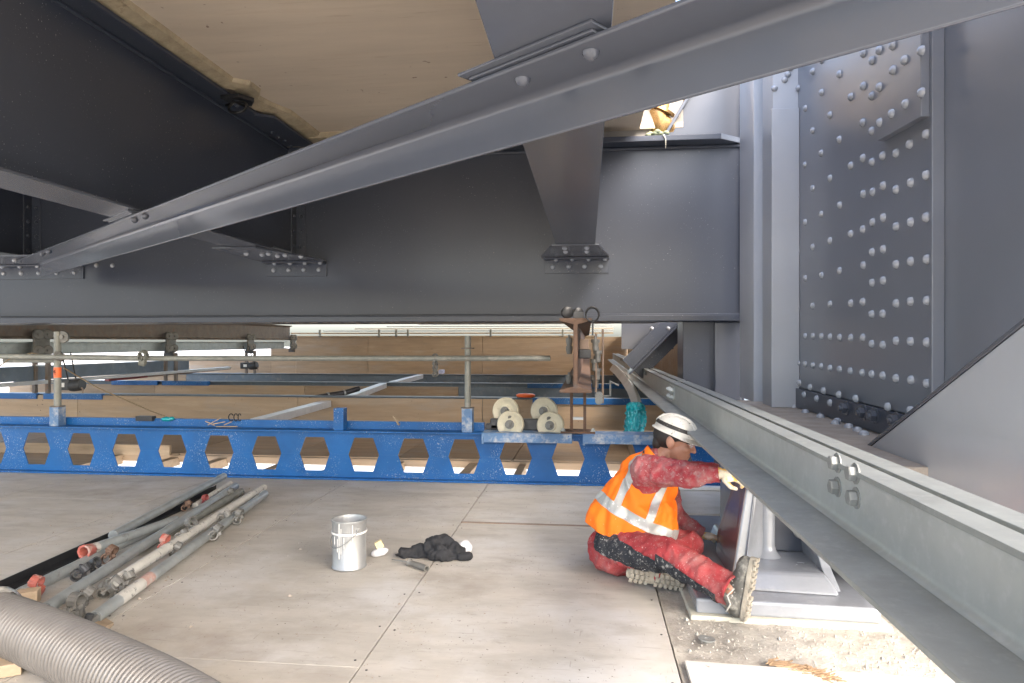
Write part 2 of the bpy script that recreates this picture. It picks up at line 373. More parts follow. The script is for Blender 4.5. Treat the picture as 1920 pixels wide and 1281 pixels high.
# ================================================================== THE SETTING
g = MB(); g.add([(-900, -900, -6), (900, -900, -6), (900, 900, -6), (-900, 900, -6)], [(0, 1, 2, 3)])
struct(g.build('ground', 'ground'))

# work platform: joist sheet with plywood sheets on it
fl = MB()
fl.box((-7.6, -1.6, -0.12), (0.372, 6.72, -0.022)); fl.box((0.374, 5.3, -0.12), (2.6, 6.72, -0.022))
FLOOR = struct(fl.build('floor', 'raw_timber'))
def sheet(x0, x1, y0, y1, z=0.0, m='plywood_floor', skew=0.0):
    gx, gy = 0.0035, 0.002
    mb = MB().prism([(x0 + gx, y0 + gy), (x1 - gx, y0 + gy + skew), (x1 - gx, y1 - gy + skew), (x0 + gx, y1 - gy)], 'z', z - 0.02, z)
    return mb.build('plywood_sheet', m, FLOOR, bevel=0.0015)
rows = {0: (0.37, -0.94, 5.02), 1: (-0.94, -2.30, 5.34), 2: (-2.30, -3.68, 5.20), 3: (-3.68, -5.07, 5.42), 4: (-5.07, -6.44, 5.3), 5: (-6.44, -7.6, 5.3)}
for k, (x1, x0, yc) in rows.items():
    sheet(x0, x1, yc - 2.6, yc, 0.0)
    sheet(x0, x1, yc, 6.7, -0.0005 - 0.0005 * (k % 3))
    sheet(x0, x1, -1.5, yc - 2.6, 0.0)
sheet(0.37, 2.2, 5.5, 6.7, -0.004)
# brown gap strip beside the near sheet
MB().box((-0.94, 5.008, -0.02), (0.40, 5.03, 0.006)).build('timber_strip', 'brown_steel', FLOOR)
sheet(0.40, 2.4, 0.2, 2.93, 0.012, 'plywood_pale', skew=-0.10)
# concrete strip round the bearing
# screw heads along the sheet edges and crumbs on the boards
scr = MB().lathe([(.0055, 0), (.0055, .0015), (.002, .0018), (0, .0008)], seg=8).mesh('screw_head'); scr.materials.append(MATS['dark_machine'])
for x in (-.90, -.98, -2.26, -2.34, .33):
    for y in (2.75, 3.15, 3.6, 4.05, 4.5, 4.9, 5.6, 6.1):
        link('screw_head', scr, None, FLOOR, M=Matrix.Translation((x + random.uniform(-.008, .008), y + random.uniform(-.05, .05), .0025)))
crumb = MB()
for _ in range(900):
    x = random.uniform(-5.5, .35); y = random.uniform(2.4, 6.3)
    if random.random() < .5: x = random.choice((-.94, -2.30, -3.68)) + random.gauss(0, .10)
    r_ = random.uniform(.0015, .0045) * (2.5 if random.random() < .04 else 1); a = random.uniform(0, 6.3)
    c_ = Vector((x, y, .0035)); e_ = Vector((math.cos(a), math.sin(a), 0)) * r_; f_ = Vector((-e_.y, e_.x, 0)) * .7
    crumb.add([c_ + e_ * 1.6, c_ + f_, c_ - e_, c_ - f_, c_ + Vector((0, 0, r_))], [(0, 1, 4), (1, 2, 4), (2, 3, 4), (3, 0, 4)])
co_ = crumb.build('crumbs', 'dusty_steel'); co_['kind'] = 'stuff'; co_['label'] = 'crumbs of dirt and chips scattered over the plywood floor'; co_['category'] = 'crumbs'
cg = MB(); nx, ny = 90, 100
x0c, x1c, y0c, y1c = 0.376, 2.5, 2.6, 5.45
for j in range(ny + 1):
    for i in range(nx + 1):
        x = x0c + (x1c - x0c) * i / nx; y = y0c + (y1c - y0c) * j / ny
        z = -0.012 + 0.010 * noise.fractal(Vector((x * 9, y * 9, 2)), 1, 2, 4) + 0.004 * noise.noise(Vector((x * 60, y * 60, 0)))
        cg.v.append(Vector((x, y, min(z, 0.004))))
cg.f = [(j * (nx + 1) + i, j * (nx + 1) + i + 1, (j + 1) * (nx + 1) + i + 1, (j + 1) * (nx + 1) + i) for j in range(ny) for i in range(nx)]
CONC = struct(cg.build('concrete_pad', 'concrete', smooth=180))
MB().box((0.376, 2.6, -0.1), (2.5, 5.45, -0.035)).build('pad_body', 'concrete', CONC)
grit = MB()
for _ in range(700):
    x = random.uniform(0.4, 1.9); y = random.uniform(2.93, 3.42); r_ = random.uniform(0.002, 0.006) * (2.2 if random.random() < 0.04 else 1)
    c_ = Vector((x, y, -0.004)); grit.add([c_ + Vector((r_, 0, 0)), c_ + Vector((-r_, r_, 0)), c_ + Vector((-r_ * .4, -r_, 0)), c_ + Vector((0, 0, r_ * 1.3))], [(0, 1, 3), (1, 2, 3), (2, 0, 3)])
go = grit.build('grit', 'concrete'); go['kind'] = 'stuff'; go['label'] = 'loose sand and grit on the concrete beside the bearing plate'; go['category'] = 'grit'

# far platform bays behind the blue beam (a gap is left open right behind it)
ff = MB(); ff.box((-13, 7.72, -0.1), (3.2, 10.45, -0.02)); ff.box((-13, 10.8, -0.1), (3.2, 22, -0.02))
FAR = struct(ff.build('floor_far', 'plywood_side'))
xs = [-13 + 1.35 * i for i in range(13)]
for a, b in zip(xs[:-1], xs[1:]):
    MB().box((a + .006, 7.74, -0.018), (b - .006, 10.4, 0)).build('plywood_sheet', 'plywood_side', FAR)
for i in range(14):
    x = -7.2 + i * 0.72 + random.uniform(-.1, .1)
    MB().box((x, 6.74, -0.14), (x + random.uniform(.06, .12), 7.75, -0.045)).build('joist', 'raw_timber', FAR)
MB().box((-7.6, 7.70, -0.02), (-5.0, 7.74, 0.10)).build('edge_board', 'raw_timber', FAR)
MB().box((-9, 6.76, -0.05), (-5.6, 7.8, -0.02)).build('plywood_sheet', 'raw_timber', FAR)

# ================================================================== MAIN CROSS GIRDER
GY = 7.0                      # front face of its web
GX0, GX1 = -13.0, aY(1395, 400, GY).x
ZB, ZT = 1.55, 3.315
gird = thing('main_girder', 'dark grey painted plate girder spanning the whole width above the blue beam', 'girder', (-4, GY, ZB))
web = MB().box((GX0, GY, ZB + 0.06), (GX1, GY + 0.03, ZT)).build('web', 'steel', gird)
MB().box((GX0, GY - 0.2, ZB), (GX1, GY + 0.23, ZB + 0.06)).build('bottom_flange', 'steel', gird, bevel=0.006)
c1 = aY(1352, 265, GY - 0.2).x
MB().prism([(GX0, GY - 0.2), (c1, GY - 0.2), (GX1, GY + 0.0), (GX1, GY + 0.23), (GX0, GY + 0.23)], 'z', ZT, ZT + 0.055).build('top_flange', 'steel', gird, bevel=0.006)
MB().box((GX0, GY - 0.022, ZT - 0.035), (GX1 - 0.01, GY - 0.001, ZT - 0.001)).build('weld_bead', 'steel', gird, bevel=0.01)
MB().box((GX0, GY - 0.016, ZB + 0.061), (GX1 - 0.01, GY - 0.001, ZB + 0.082)).build('weld_bead', 'steel', gird, bevel=0.007)
MB().box((GX1 - 0.02, GY - 0.035, ZB + 0.061), (GX1 + 0.02, GY - 0.001, 4.6)).build('end_stiffener', 'steel_lit', gird, bevel=0.006)
# raised haunch plate above the top flange at the pylon end
hx0 = aY(1246, 250, GY).x; hx1 = aY(1330, 150, GY).x
MB().prism([(hx0, ZT + 0.056), (GX1 - 0.021, ZT + 0.056), (GX1 - 0.021, 4.7), (hx1 + 0.35, 4.7)], 'y', GY + 0.005, GY + 0.03).build('haunch_plate', 'steel_light', gird)
MB().bar((hx0 - 0.01, GY - 0.03, ZT + 0.075), (hx1 + 0.34, GY - 0.03, 4.7), 0.16, 0.03, up=(-0.8, 0, 0.6)).build('haunch_flange', 'steel_light', gird, bevel=0.004)
# dust line of overspray under the flange: riveted end angles of the stringers
SX = [-6.2, -3.12, -0.11]
for k, sx in enumerate(SX[:2]):
    a = MB()
    a.box((sx + 0.015, GY - 0.014, 2.27), (sx + 0.13, GY - 0.001, 3.27))
    a.box((sx + 0.012, GY - 0.12, 2.27), (sx + 0.026, GY - 0.001, 3.27))
    a.box((sx - 0.13, GY - 0.014, 2.27), (sx - 0.015, GY - 0.001, 3.27))
    ang = a.build('end_angle', 'steel', gird, bevel=0.002)
    for z in (2.36, 2.52, 2.68, 2.84, 3.0):
        rivet(RIVS, (sx + 0.08, GY - 0.014, z), (0, -1, 0), ang)
        rivet(RIVS, (sx + 0.026, GY - 0.07, z), (1, 0, 0), ang)
        rivet(RIVS, (sx - 0.075, GY - 0.014, z), (0, -1, 0), ang)
# lower connection plates with their riveted angles
GZ = 2.20
def gusset(cx, wl, wr, tip0, tip1, tipy, nr):
    p = MB().prism([(cx - wl, GY - 0.001), (cx + wr, GY - 0.001), (cx + wr, GY - 0.16), (cx + tip1, tipy), (cx + tip0, tipy), (cx - wl, GY - 0.16)], 'z', GZ - 0.002, GZ + 0.014)
    gp = p.build('gusset_plate', 'steel_light', gird, bevel=0.003)
    x0, x1 = cx - wl + 0.03, cx + wr
    an = MB()
    an.box((x0, GY - 0.016, GZ - 0.155), (x1, GY - 0.0005, GZ - 0.004)); an.box((x0, GY - 0.13, GZ - 0.02), (x1, GY - 0.015, GZ - 0.004))
    ag = an.build('connection_angle', 'steel', gird, bevel=0.003)
    for i in range(nr):
        x = x0 + (x1 - x0) * (i + 0.5) / nr
        rivet(RIV, (x, GY - 0.016, GZ - 0.088), (0, -1, 0), ag)
        rivet(RIV, (x + 0.04, GY - 0.075, GZ - 0.02), (0, 0, -1), ag)
    return gp
g3 = gusset(-0.11, 0.36, 0.32, -0.21, 0.21, 6.05, 4)
for dx in (-0.1, 0.1):
    for y in (6.2, 6.45):
        rivet(RIV, (-0.11 + dx, y, GZ - 0.002), (0, 0, -1), g3)
g2 = gusset(-3.12, 0.34, 0.36, -0.30, 0.12, 5.9, 4)
for i in range(3):
    rivet(RIV, (-3.27 + i * 0.11, 6.25 + 0.10 * i, GZ - 0.002), (0, 0, -1), g2); rivet(RIV, (-3.06 + i * 0.11, 6.28 + 0.12 * i, GZ - 0.002), (0, 0, -1), g2)
g1 = gusset(-6.1, 1.2, 0.55, -0.9, 0.75, 6.2, 8)
for i in range(4):
    rivet(RIV, (-6.6 + i * 0.33, 6.5, GZ - 0.002), (0, 0, -1), g1)
for u in (181, 211):
    p = aY(u, 498, GY); rivet(RIV, (p.x, GY - 0.0, p.z), (0, -1, 0), web)
# stub post under the girder's end, with its knee plates
sx0 = aY(1280, 650, GY).x
MB().box((sx0, GY - 0.02, -0.02), (GX1, GY + 0.4, ZB - 0.001)).build('end_post', 'steel', gird, bevel=0.006)
MB().box((sx0 + 0.30, GY - 0.055, 0.3), (GX1 - 0.03, GY - 0.021, ZB - 0.002)).build('post_stiffener', 'steel_light', gird, bevel=0.02)
MB().box((GX0, GY + 0.24, ZB + 0.005), (GX1 - 0.8, GY + 0.9, ZB + 0.02)).build('underside_plate', 'black_iron', gird)

# knee brace of the first far girder
kb = thing('knee_brace', 'dark grey riveted knee brace rising behind the end post', 'brace', (0.7, 8.8, 1.0))
a_, b_ = aY(1178, 700, 8.8), aY(1290, 588, 8.8)
kbm = MB().bar(a_, b_, 0.5, 0.02, up=(0.7, 0, -0.7)).build('brace_flange', 'steel', kb)
MB().bar(a_ + Vector((.05, 0, .05)), b_ + Vector((.05, 0, .05)), 0.03, 0.34, up=(-0.7, 0, 0.7)).build('brace_web', 'steel', kb)
kg = MB().box((aY(1165, 0, 9.2).x, 9.15, 1.25), (aY(1262, 0, 9.2).x, 9.2, 1.62)).build('brace_plate', 'steel_light', kb)
for u, v in ((1222, 616), (1253, 616)):
    p = aY(u, v, 8.5); rivet(RIV, p, (0, -1, 0), kbm)

# ================================================================== STRINGERS and soffit
for k, sx in enumerate(SX):
    t = thing('stringer', ('dark grey stringer by the leftmost connection, cut by the picture edge', 'large dark grey stringer web filling the upper left under the wooden soffit',
              'grey stringer running overhead above the wide centre brace')[k], 'stringer', (sx, 4, 2.3), 'stringers running along the bridge')
    MB().box((sx - 0.012, 1.4, 2.30), (sx + 0.012, GY - 0.002, 3.36)).build('web', 'steel', t)
    fw = 0.20
    tf = MB().box((sx - fw, 1.4, 3.36), (sx + fw, GY - 0.25, 3.39)).build('top_flange', 'steel', t, bevel=0.004)
    MB().box((sx + 0.012, 1.4, 3.335), (sx + 0.035, GY - 0.21, 3.359)).build('weld_bead', 'steel', t, bevel=0.008)
    if k == 1:
        for u, v in ((510, 248), (522, 257), (535, 264), (546, 273)):
            p = aZ(u, v, 3.36); rivet(RIVS, (p.x, p.y, 3.36), (0, 0, -1), tf)
        MB().prism([(sx + fw - 0.02, 5.75), (sx + fw + 0.13, 5.85), (sx + fw + 0.13, 6.74), (sx + fw - 0.02, 6.74)], 'z', 3.352, 3.375).build('packing_plate', 'steel', t)
deck = thing('bridge_deck', 'wooden deck soffit above the girders, pale brown boards', 'deck', (-5, 10, 3.5))
DE = 1.02
for x0_, x1, y0, y1 in ((-13, 2.6, -2.0, 2.2), (-13, .55, 2.2, 5.5), (-13, .52, 5.5, 7.0), (-13, .95, 7.0, 9.0), (-13, 3.2, 9.0, 26)):  # slab edges out of view are shaped to steer the daylight
    MB().box((x0_, y0, 3.56), (x1, y1 - .001, 3.9)).build('slab', 'concrete_beige', deck)
    MB().box((x0_, y0, 3.501), (x1, y1 - .001, 3.559)).build('deck_filler', 'soffit_wood', deck)
edges = [-13, SX[0], SX[1], SX[2], 0.30]
for i in range(4):
    for y0, y1 in ((1.45, 6.78), (7.25, 14.0), (14.02, 25)):
        e1 = 0.14 if i == 3 and y0 < 2 else edges[i + 1]
        MB().box((edges[i] + 0.02, y0, 3.46), (e1 - 0.02, y1, 3.50)).build('soffit_board', 'soffit_wood', deck)
MB().box((0.121, 2.2, 3.46), (0.54, 5.48, 3.50)).build('soffit_board', 'soffit_wood', deck)
MB().box((0.121, 5.49, 3.46), (0.50, 6.78, 3.50)).build('soffit_board', 'soffit_wood', deck)
# cream sealing strip along the flange, wrapped round the lifting lug
s1 = SX[1] + 0.2
lp = aZ(440, 183, 3.36)
seal = MB()
def strip(pts, w, z0, z1):
    for (xa, ya), (xb, yb) in zip(pts[:-1], pts[1:]):
        n_ = 14; 
        for i in range(n_):
            f0, f1 = i / n_, (i + 1) / n_
            j0 = 0.004 * noise.noise(Vector((xa * 3, (ya + (yb - ya) * f0) * 13, 1))); j1 = 0.004 * noise.noise(Vector((xa * 3, (ya + (yb - ya) * f1) * 13, 1)))
            A = Vector((xa + (xb - xa) * f0, ya + (yb - ya) * f0)); B = Vector((xa + (xb - xa) * f1, ya + (yb - ya) * f1))
            seal.add([(A.x - .05 + j0, A.y, z0), (A.x + w + j0, A.y, z0 + 0.03), (B.x + w + j1, B.y, z0 + 0.03), (B.x - .05 + j1, B.y, z0), (A.x - .05, A.y, z1), (A.x + w + .02, A.y, z1), (B.x + w + .02, B.y, z1), (B.x - .05, B.y, z1)],
                     [(0, 1, 2, 3), (1, 5, 6, 2), (0, 3, 7, 4)])
strip([(s1, 1.45), (s1, lp.y - 0.16), (s1 + 0.10, lp.y - 0.08), (s1 + 0.10, lp.y + 0.10), (s1 + 0.02, lp.y + 0.24), (s1, 5.5), (s1 + 0.05, 5.75), (s1 + 0.13, 5.95), (s1 + 0.13, 6.75)], 0.09, 3.395, 3.47)
seal.build('sealing_strip', 'sealant', deck, smooth=40)
MB().box((s1 + 0.1, 6.62, 3.40), (SX[2] - 0.2, 6.78, 3.465)).build('sealing_strip', 'sealant', deck)
lug = thing('lifting_lug', 'small clamp with a loop of black cable under the soffit edge', 'clamp', (lp.x, lp.y, 3.3))
MB().prism([(lp.x - 0.08, lp.y - 0.08), (lp.x + 0.09, lp.y - 0.10), (lp.x + 0.16, lp.y + 0.02), (lp.x + 0.09, lp.y + 0.12), (lp.x - 0.06, lp.y + 0.10)], 'z', 3.325, 3.358).build('clamp_plate', 'black_iron', lug, bevel=0.004)
link('bolt', HEX, None, lug, M=orient((lp.x + 0.02, lp.y, 3.325), (0, 0, -1)))
lc = Vector((lp.x + 0.07, lp.y - 0.08, 3.25))
MB().tube([lc + Vector((0.075 * math.cos(a), 0.03 * math.sin(a), 0.055 * math.sin(a))) for a in [i * math.pi * 2 / 22 for i in range(23)]] + [lc + Vector((-.03, .02, .05)), lc + Vector((-.12, .03, .03))], 0.011, 8).build('cable_loop', 'black_rubber', lug, smooth=180)

# concrete block, bronze pipe and foam on top of the girder by the pylon
bl = MB().box((aY(1132, 0, 7.1).x, 7.05, ZT + 0.056), (aY(1224, 0, 7.1).x, 7.5, 4.5)).build('bearing_block', 'concrete_beige', bevel=0.01)
tag(bl, 'beige concrete block standing on the girder above the centre brace', 'block')
bp = thing('bronze_pipe', 'bent bronze coloured pipe end over the girder flange', 'pipe', (1.0, 7.2, 3.4))
pp = [aY(1262, 250, 7.14), aY(1240, 240, 7.14), aY(1232, 222, 7.15), aY(1242, 200, 7.17), aY(1275, 178, 7.2), aY(1330, 120, 7.25)]
MB().tube(pp, [0.14, 0.17, 0.18, 0.18, 0.17, 0.17], 18).build('pipe_wall', 'bronze', bp, smooth=60)
MB().lathe([(0.185, 0), (0.22, 0), (0.22, 0.03), (0.185, 0.03)], pp[2], (pp[3] - pp[2]), 20).build('collar', 'bronze', bp, smooth=40)
fo = MB()
for i in range(9):
    p = aY(1216 + i * 4, 252, 6.95); fo.ball(p + Vector((0, random.uniform(-.04, .04), random.uniform(-.01, .02))), (0.035, 0.05, 0.025), seg=8, rings=5)
fo = fo.build('foam_filler', 'foam_green', bp, smooth=180)
dr = [aY(1244, 252, 6.785), aY(1248, 262, 6.785), aY(1248, 278, 6.785)]
MB().tube(dr, [0.008, 0.006, 0.004], 6).build('foam_drip', 'mortar', fo, smooth=180)

# ================================================================== BRACING
dn = Vector((1, -0.775, 0)).normalized()
def dpt(x, z=GZ): return Vector((x, 2.15 - 0.775 * x, z))
t = thing('diagonal_brace', 'long grey angle brace crossing the whole picture diagonally overhead', 'brace', dpt(-2, 2.05))
# angle: horizontal leg towards the camera, vertical leg hanging on the far side, rounded inner corner
r0 = 0.03
prof = [(0.013, 0.0), (0.20, 0.0), (0.20, -0.016), (0.0 + r0, -0.016)]
for i in range(1, 6):
    a = math.pi / 2 * i / 6; prof.append((r0 - r0 * math.sin(a), -0.016 - r0 + r0 * math.cos(a)))
prof += [(0.0, -0.016 - r0), (0.0, -0.168), (0.013, -0.168)]
prof[0] = (-0.015, 0.0); prof[-1] = (-0.015, -0.168)
dm = MB().sweep(prof, dpt(-5.72, GZ - 0.004), dpt(1.75, GZ - 0.004)).build('angle_bar', 'steel_light', t, smooth=35, bevel=0.005)
RIVD = dome_mesh(0.027, 0.026, 12); RIVD.materials.append(MATS['steel_light']); RIVD.polygons.foreach_set('use_smooth', [True] * len(RIVD.polygons))
for u, v in ((980, 148), (1108, 97), (252, 412), (272, 405), (80, 476), (92, 472)):
    p = aZ(u, v, GZ - 0.02); link('bolt', RIVD, None, dm, M=orient((p.x, p.y, GZ - 0.0195), (0, 0, -1), 0.4, 0.95))
for k, sx in enumerate(SX):
    if k == 0: continue
    lab = (None, 'grey flat bottomed brace meeting the diagonal from the upper left', 'wide grey brace running straight back to the girder in the middle')[k]
    t = thing('stringer_brace', lab, 'brace', (sx, 4, 2.2), 'braces under the stringers')
    yn = 1.42
    MB().box((sx - 0.175, yn, GZ + 0.0145), (sx + 0.175, 6.32, GZ + 0.03)).build('bottom_plate', 'steel_light', t, bevel=0.003)
    MB().box((sx - 0.1, yn, GZ + 0.0305), (sx - 0.085, 6.3, GZ + 0.08)).build('upstand', 'steel', t)
    MB().box((sx + 0.085, yn, GZ + 0.0305), (sx + 0.1, 6.3, GZ + 0.08)).build('upstand', 'steel', t)
    # packing plates between brace and diagonal, cut along the diagonal
    yc = 2.15 - 0.775 * sx - 0.11
    M = Matrix.Translation((sx, yc, 0)) @ Matrix.Rotation(math.atan2(-0.775, 1), 4, 'Z')
    MB().box((-0.27, -0.155, GZ + 0.005), (0.27, 0.15, GZ + 0.0142), M).build('packing_plate', 'steel_light', t, bevel=0.002)
    MB().box((-0.25, -0.125, GZ - 0.0035), (0.25, 0.13, GZ + 0.0048), M).build('packing_plate', 'steel_light', t, bevel=0.002)

# ================================================================== PYLON with riveted plate
PX = 1.65
pyl = thing('bridge_pylon', 'tall grey riveted steel pylon beside the worker, bolts and rivets in rows', 'pylon', (1.8, 4.5, 0.8))
yf = aX(1495, 600, PX).y; yn = aX(1745, 600, PX).y
LZ = 0.83
plate = MB().prism([(yn, LZ + 0.14), (yf, LZ + 0.16), (yf, 4.15), (yn, 4.15)], 'x', PX, PX + 0.05).build('riveted_plate', 'pylon_lit', pyl, bevel=0.004)
MB().box((PX + 0.051, 2.7, LZ), (PX + 0.9, yf + 0.3, 4.15)).build('pylon_web', 'pylon_lit', pyl)
MB().box((PX - 0.008, yn - 0.03, LZ + 0.05), (PX + 0.0505, yn - 0.001, 4.15)).build('edge_flange', 'pylon_lit', pyl, bevel=0.004)
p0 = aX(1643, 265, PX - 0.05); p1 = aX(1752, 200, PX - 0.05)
patch = MB().prism([(yn + 0.0, p1.z), (p0.y, p0.z), (p0.y, 4.15), (yn + 0.0, 4.15)], 'x', PX - 0.045, PX - 0.001).build('patch_plate', 'pylon_lit', pyl, bevel=0.004)
RA = [(1348,285),(1252,338),(1188,395),(1110,283),(1070,342),(1020,300),(1185,255),(735,402),(885,418),(590,420),(568,455),(653,495),(785,520),(950,545),(1020,485),(1110,490),(1068,540),(1348,522),(1258,585),(1180,640),(615,540),(578,585),(693,610),(832,648),(1018,690),(1112,690),(1068,738),(735,735),(650,803),(885,785),(783,862),(1375,755),(1282,812),(1205,862),(1130,877),(1018,890),(1070,912),(690,928),(950,932),(833,1003),(735,1060),(653,1112),(1375,985),(1287,1028),(1205,1068),(1133,1045),(1073,1080),(1020,1092),(887,1155),(783,1205),(692,1250),(1375,1222),(1287,1250),(1133,1225),(1073,1250),(1205,1275),
      (1348,60),(1252,120),(1188,180),(1110,80),(1070,150),(1020,110),(950,190),(885,60),(832,290),(785,340),(693,330)]
RB = [(1378,178),(1287,190),(1205,207),(1133,122),(1070,138),(950,35),(1018,10),(833,73),(735,110),(653,140),(1020,212),(887,242),(785,268),(693,285),(1070,310),(1133,298),(1378,410),(1287,415),(1205,427),(1018,418),(950,425),(833,430),(735,440),(653,452),(1068,487),(1130,485),(1378,645),(1287,640),(1205,637),(1130,660),(1068,655),(1018,618),(950,620),(887,618),(833,615),(785,612),(737,610),(693,610),(1378,877),(1290,858),(1205,848),(1130,833),(1068,825),(1015,817),(948,807),(887,797),(833,790),(783,780),(737,775),(693,768),(655,762)]
def onplate(u, v):
    p = aX(u, v, PX)
    if p.y > yf - 0.02 or p.y < yn + 0.02: return
    pp_ = aX(u, v, PX - 0.045)
    if yn - 0.02 < pp_.y < p0.y and pp_.z > p1.z:
        rivet(RIV, Vector((PX - 0.045, pp_.y, pp_.z)), (-1, 0, 0), patch)
    else: rivet(RIV, p, (-1, 0, 0), plate)
for x, y in RA: onplate(1280 + x / 3, y / 3)
for x, y in RB: onplate(1280 + x / 3, 427 + y / 3)
# base angle and ledge
la = MB().prism([(yn - 0.3, LZ + 0.005), (yf, LZ + 0.005), (yf, LZ + 0.155), (yn - 0.3, LZ + 0.135)], 'x', PX - 0.03, PX - 0.001).build('base_angle', 'steel', pyl, bevel=0.004)
for x, y in [(660,873),(720,898),(795,917),(882,940),(977,962),(1158,1008),(1285,1030),(687,940),(757,962),(833,985)]:
    rivet(RIV, aX(1280 + x / 3, 427 + y / 3, PX - 0.03), (-1, 0, 0), la)
for x, y in [(920,1015),(1020,1040),(1085,1058),(1205,1085)]:
    link('bolt', HEX, None, la, M=orient(aX(1280 + x / 3, 427 + y / 3, PX - 0.03), (-1, 0, 0), 0.3, 1.15))
led = MB().box((1.08, 3.0, LZ - 0.06), (PX + 0.05, yf + 0.6, LZ)).build('base_ledge', 'dusty_steel', pyl, bevel=0.005)
for x, y in [(625,1000),(648,992),(690,1028),(708,1018),(775,1055),(785,1045),(858,1092),(872,1080),(935,1112),(985,1132),(1020,1153)]:
    rivet(RIV, aZ(1280 + x / 3, 427 + y / 3 + 4, LZ), (0, 0, 1), led, sc=1.15)
BOLT = hex_mesh(0.05, 0.07, 0.03, 0.55, 0.008); BOLT.materials.append(MATS['bolt_zinc'])
for u, v in ((1454, 757), (1432, 748), (1441, 742)):
    p = aZ(u, v, LZ); link('anchor_bolt', BOLT, None, led, M=orient(p, (0, 0, 1), 0.2, 0.85 if u == 1454 else 0.7))
# pilaster flange and the stacked strips beside it
xa, xb = aY(1443, 500, yf).x, PX + 0.0
pz = aY(1460, 203, yf - 0.06).z
MB().box((xa, yf - 0.06, LZ + 0.001), (xb - 0.001, yf - 0.02, pz)).build('pilaster_plate', 'steel_lit', pyl, bevel=0.005)
MB().box((xa + 0.02, yf - 0.019, LZ + 0.001), (PX + 0.04, yf + 0.3, 4.15)).build('pilaster_body', 'steel_lit', pyl)
for u, v in ((1452, 166), (1471, 150), (1477, 140), (1482, 128)):
    p = aY(u, v, yf - 0.019); rivet(RIV, (p.x, yf - 0.019, p.z), (0, -1, 0), pyl)
x2, x3 = aY(1411, 500, 6.1).x, aY(1446, 500, 6.1).x
MB().prism([(x2, 6.14), (x2 + 0.012, 6.105), (x3 + 0.05, 6.10), (x3 + 0.05, 6.6), (x2, 6.6)], 'z', LZ + 0.001, 4.15).build('corner_post', 'steel_lit', pyl, smooth=30)
x4 = aY(1399, 500, 6.5).x
MB().box((x4, 6.62, LZ + 0.001), (x2 + 0.1, 6.66, 4.15)).build('joint_plate', 'black_iron', pyl)
# column core below the ledge
MB().box((1.42, 3.7, 0.085), (PX + 0.8, yf + 0.4, LZ - 0.061)).build('pylon_foot', 'steel', pyl)
# sloping plate in front
q0, q1 = aX(1632, 838, 1.40), aX(1925, 606, 1.40)
sl_ = (q1.z - q0.z) / (q1.y - q0.y)
sp = thing('sloping_strut_plate', 'smooth light grey sloping steel plate at the right edge before the pylon', 'plate', (1.4, 2.5, 0.83))
MB().prism([(q0.y + 0.25, q0.z + sl_ * 0.25), (2.0, q0.z + sl_ * (2.0 - q0.y)), (2.0, 0.72), (q0.y + 0.25, 0.72)], 'x', 1.40, 1.425).build('strut_web', 'steel_lit', sp, bevel=0.003)
MB().bar((1.44, q0.y + 0.25, q0.z + sl_ * 0.25 + 0.012), (1.44, 2.0, q0.z + sl_ * (2.0 - q0.y) + 0.012), 0.09, 0.016).build('strut_flange', 'steel_light', sp, bevel=0.003)

# ================================================================== BEARING PEDESTAL under the pylon
bear = thing('bearing_pedestal', 'freshly painted glossy grey bearing pedestal with ribs on its base plate', 'bearing', (1.0, 3.9, 0))
BT = 0.085
MB().prism([(0.53, 3.44), (1.38, 3.40), (1.38, 5.1), (0.53, 5.1)], 'z', 0.012, BT).build('base_plate', 'steel_wet', bear, bevel=0.012)
MB().prism([(0.50, 3.415), (1.42, 3.37), (1.42, 5.15), (0.50, 5.15)], 'z', -0.02, 0.0118).build('mortar_bed', 'mortar', bear, bevel=0.005)
def quad(a, b, c, d, th, nrm):
    n_ = Vector(nrm).normalized() * th
    vs = [Vector(p) for p in (a, b, c, d)]; vs += [p + n_ for p in vs]
    return MB().add(vs, [(0, 1, 2, 3), (7, 6, 5, 4), (0, 4, 5, 1), (1, 5, 6, 2), (2, 6, 7, 3), (3, 7, 4, 0)])
# leaning rib beside the worker: red brown flank, grey edge
A = Vector((0.758, 3.72, BT)); B = Vector((0.758, 4.17, BT)); B2 = Vector((0.775, 4.22, 0.20)); T0 = Vector((0.885, 3.84, 0.72)); T1 = Vector((0.875, 3.98, 0.72))
rib = MB()
off = Vector((0.062, 0, 0))
pts = [A, B, B2, T1, T0]
rib.add(pts + [p + off for p in pts], [(0, 1, 2, 3, 4), (9, 8, 7, 6, 5)] + [(i, i + 5, (i + 1) % 5 + 5, (i + 1) % 5) for i in range(5)])
rib.build('side_rib', 'steel_wet', bear, bevel=0.008)
fl_ = Vector((-0.003, 0, 0)); c_ = sum(pts, Vector()) / 5
rp = [c_ + (p - c_) * 0.975 + fl_ for p in pts]
MB().add(rp + [p + Vector((0.0025, 0, 0)) for p in rp], [(0, 1, 2, 3, 4), (9, 8, 7, 6, 5)] + [(i, i + 5, (i + 1) % 5 + 5, (i + 1) % 5) for i in range(5)]).build('rib_flank', 'red_primer', bear)
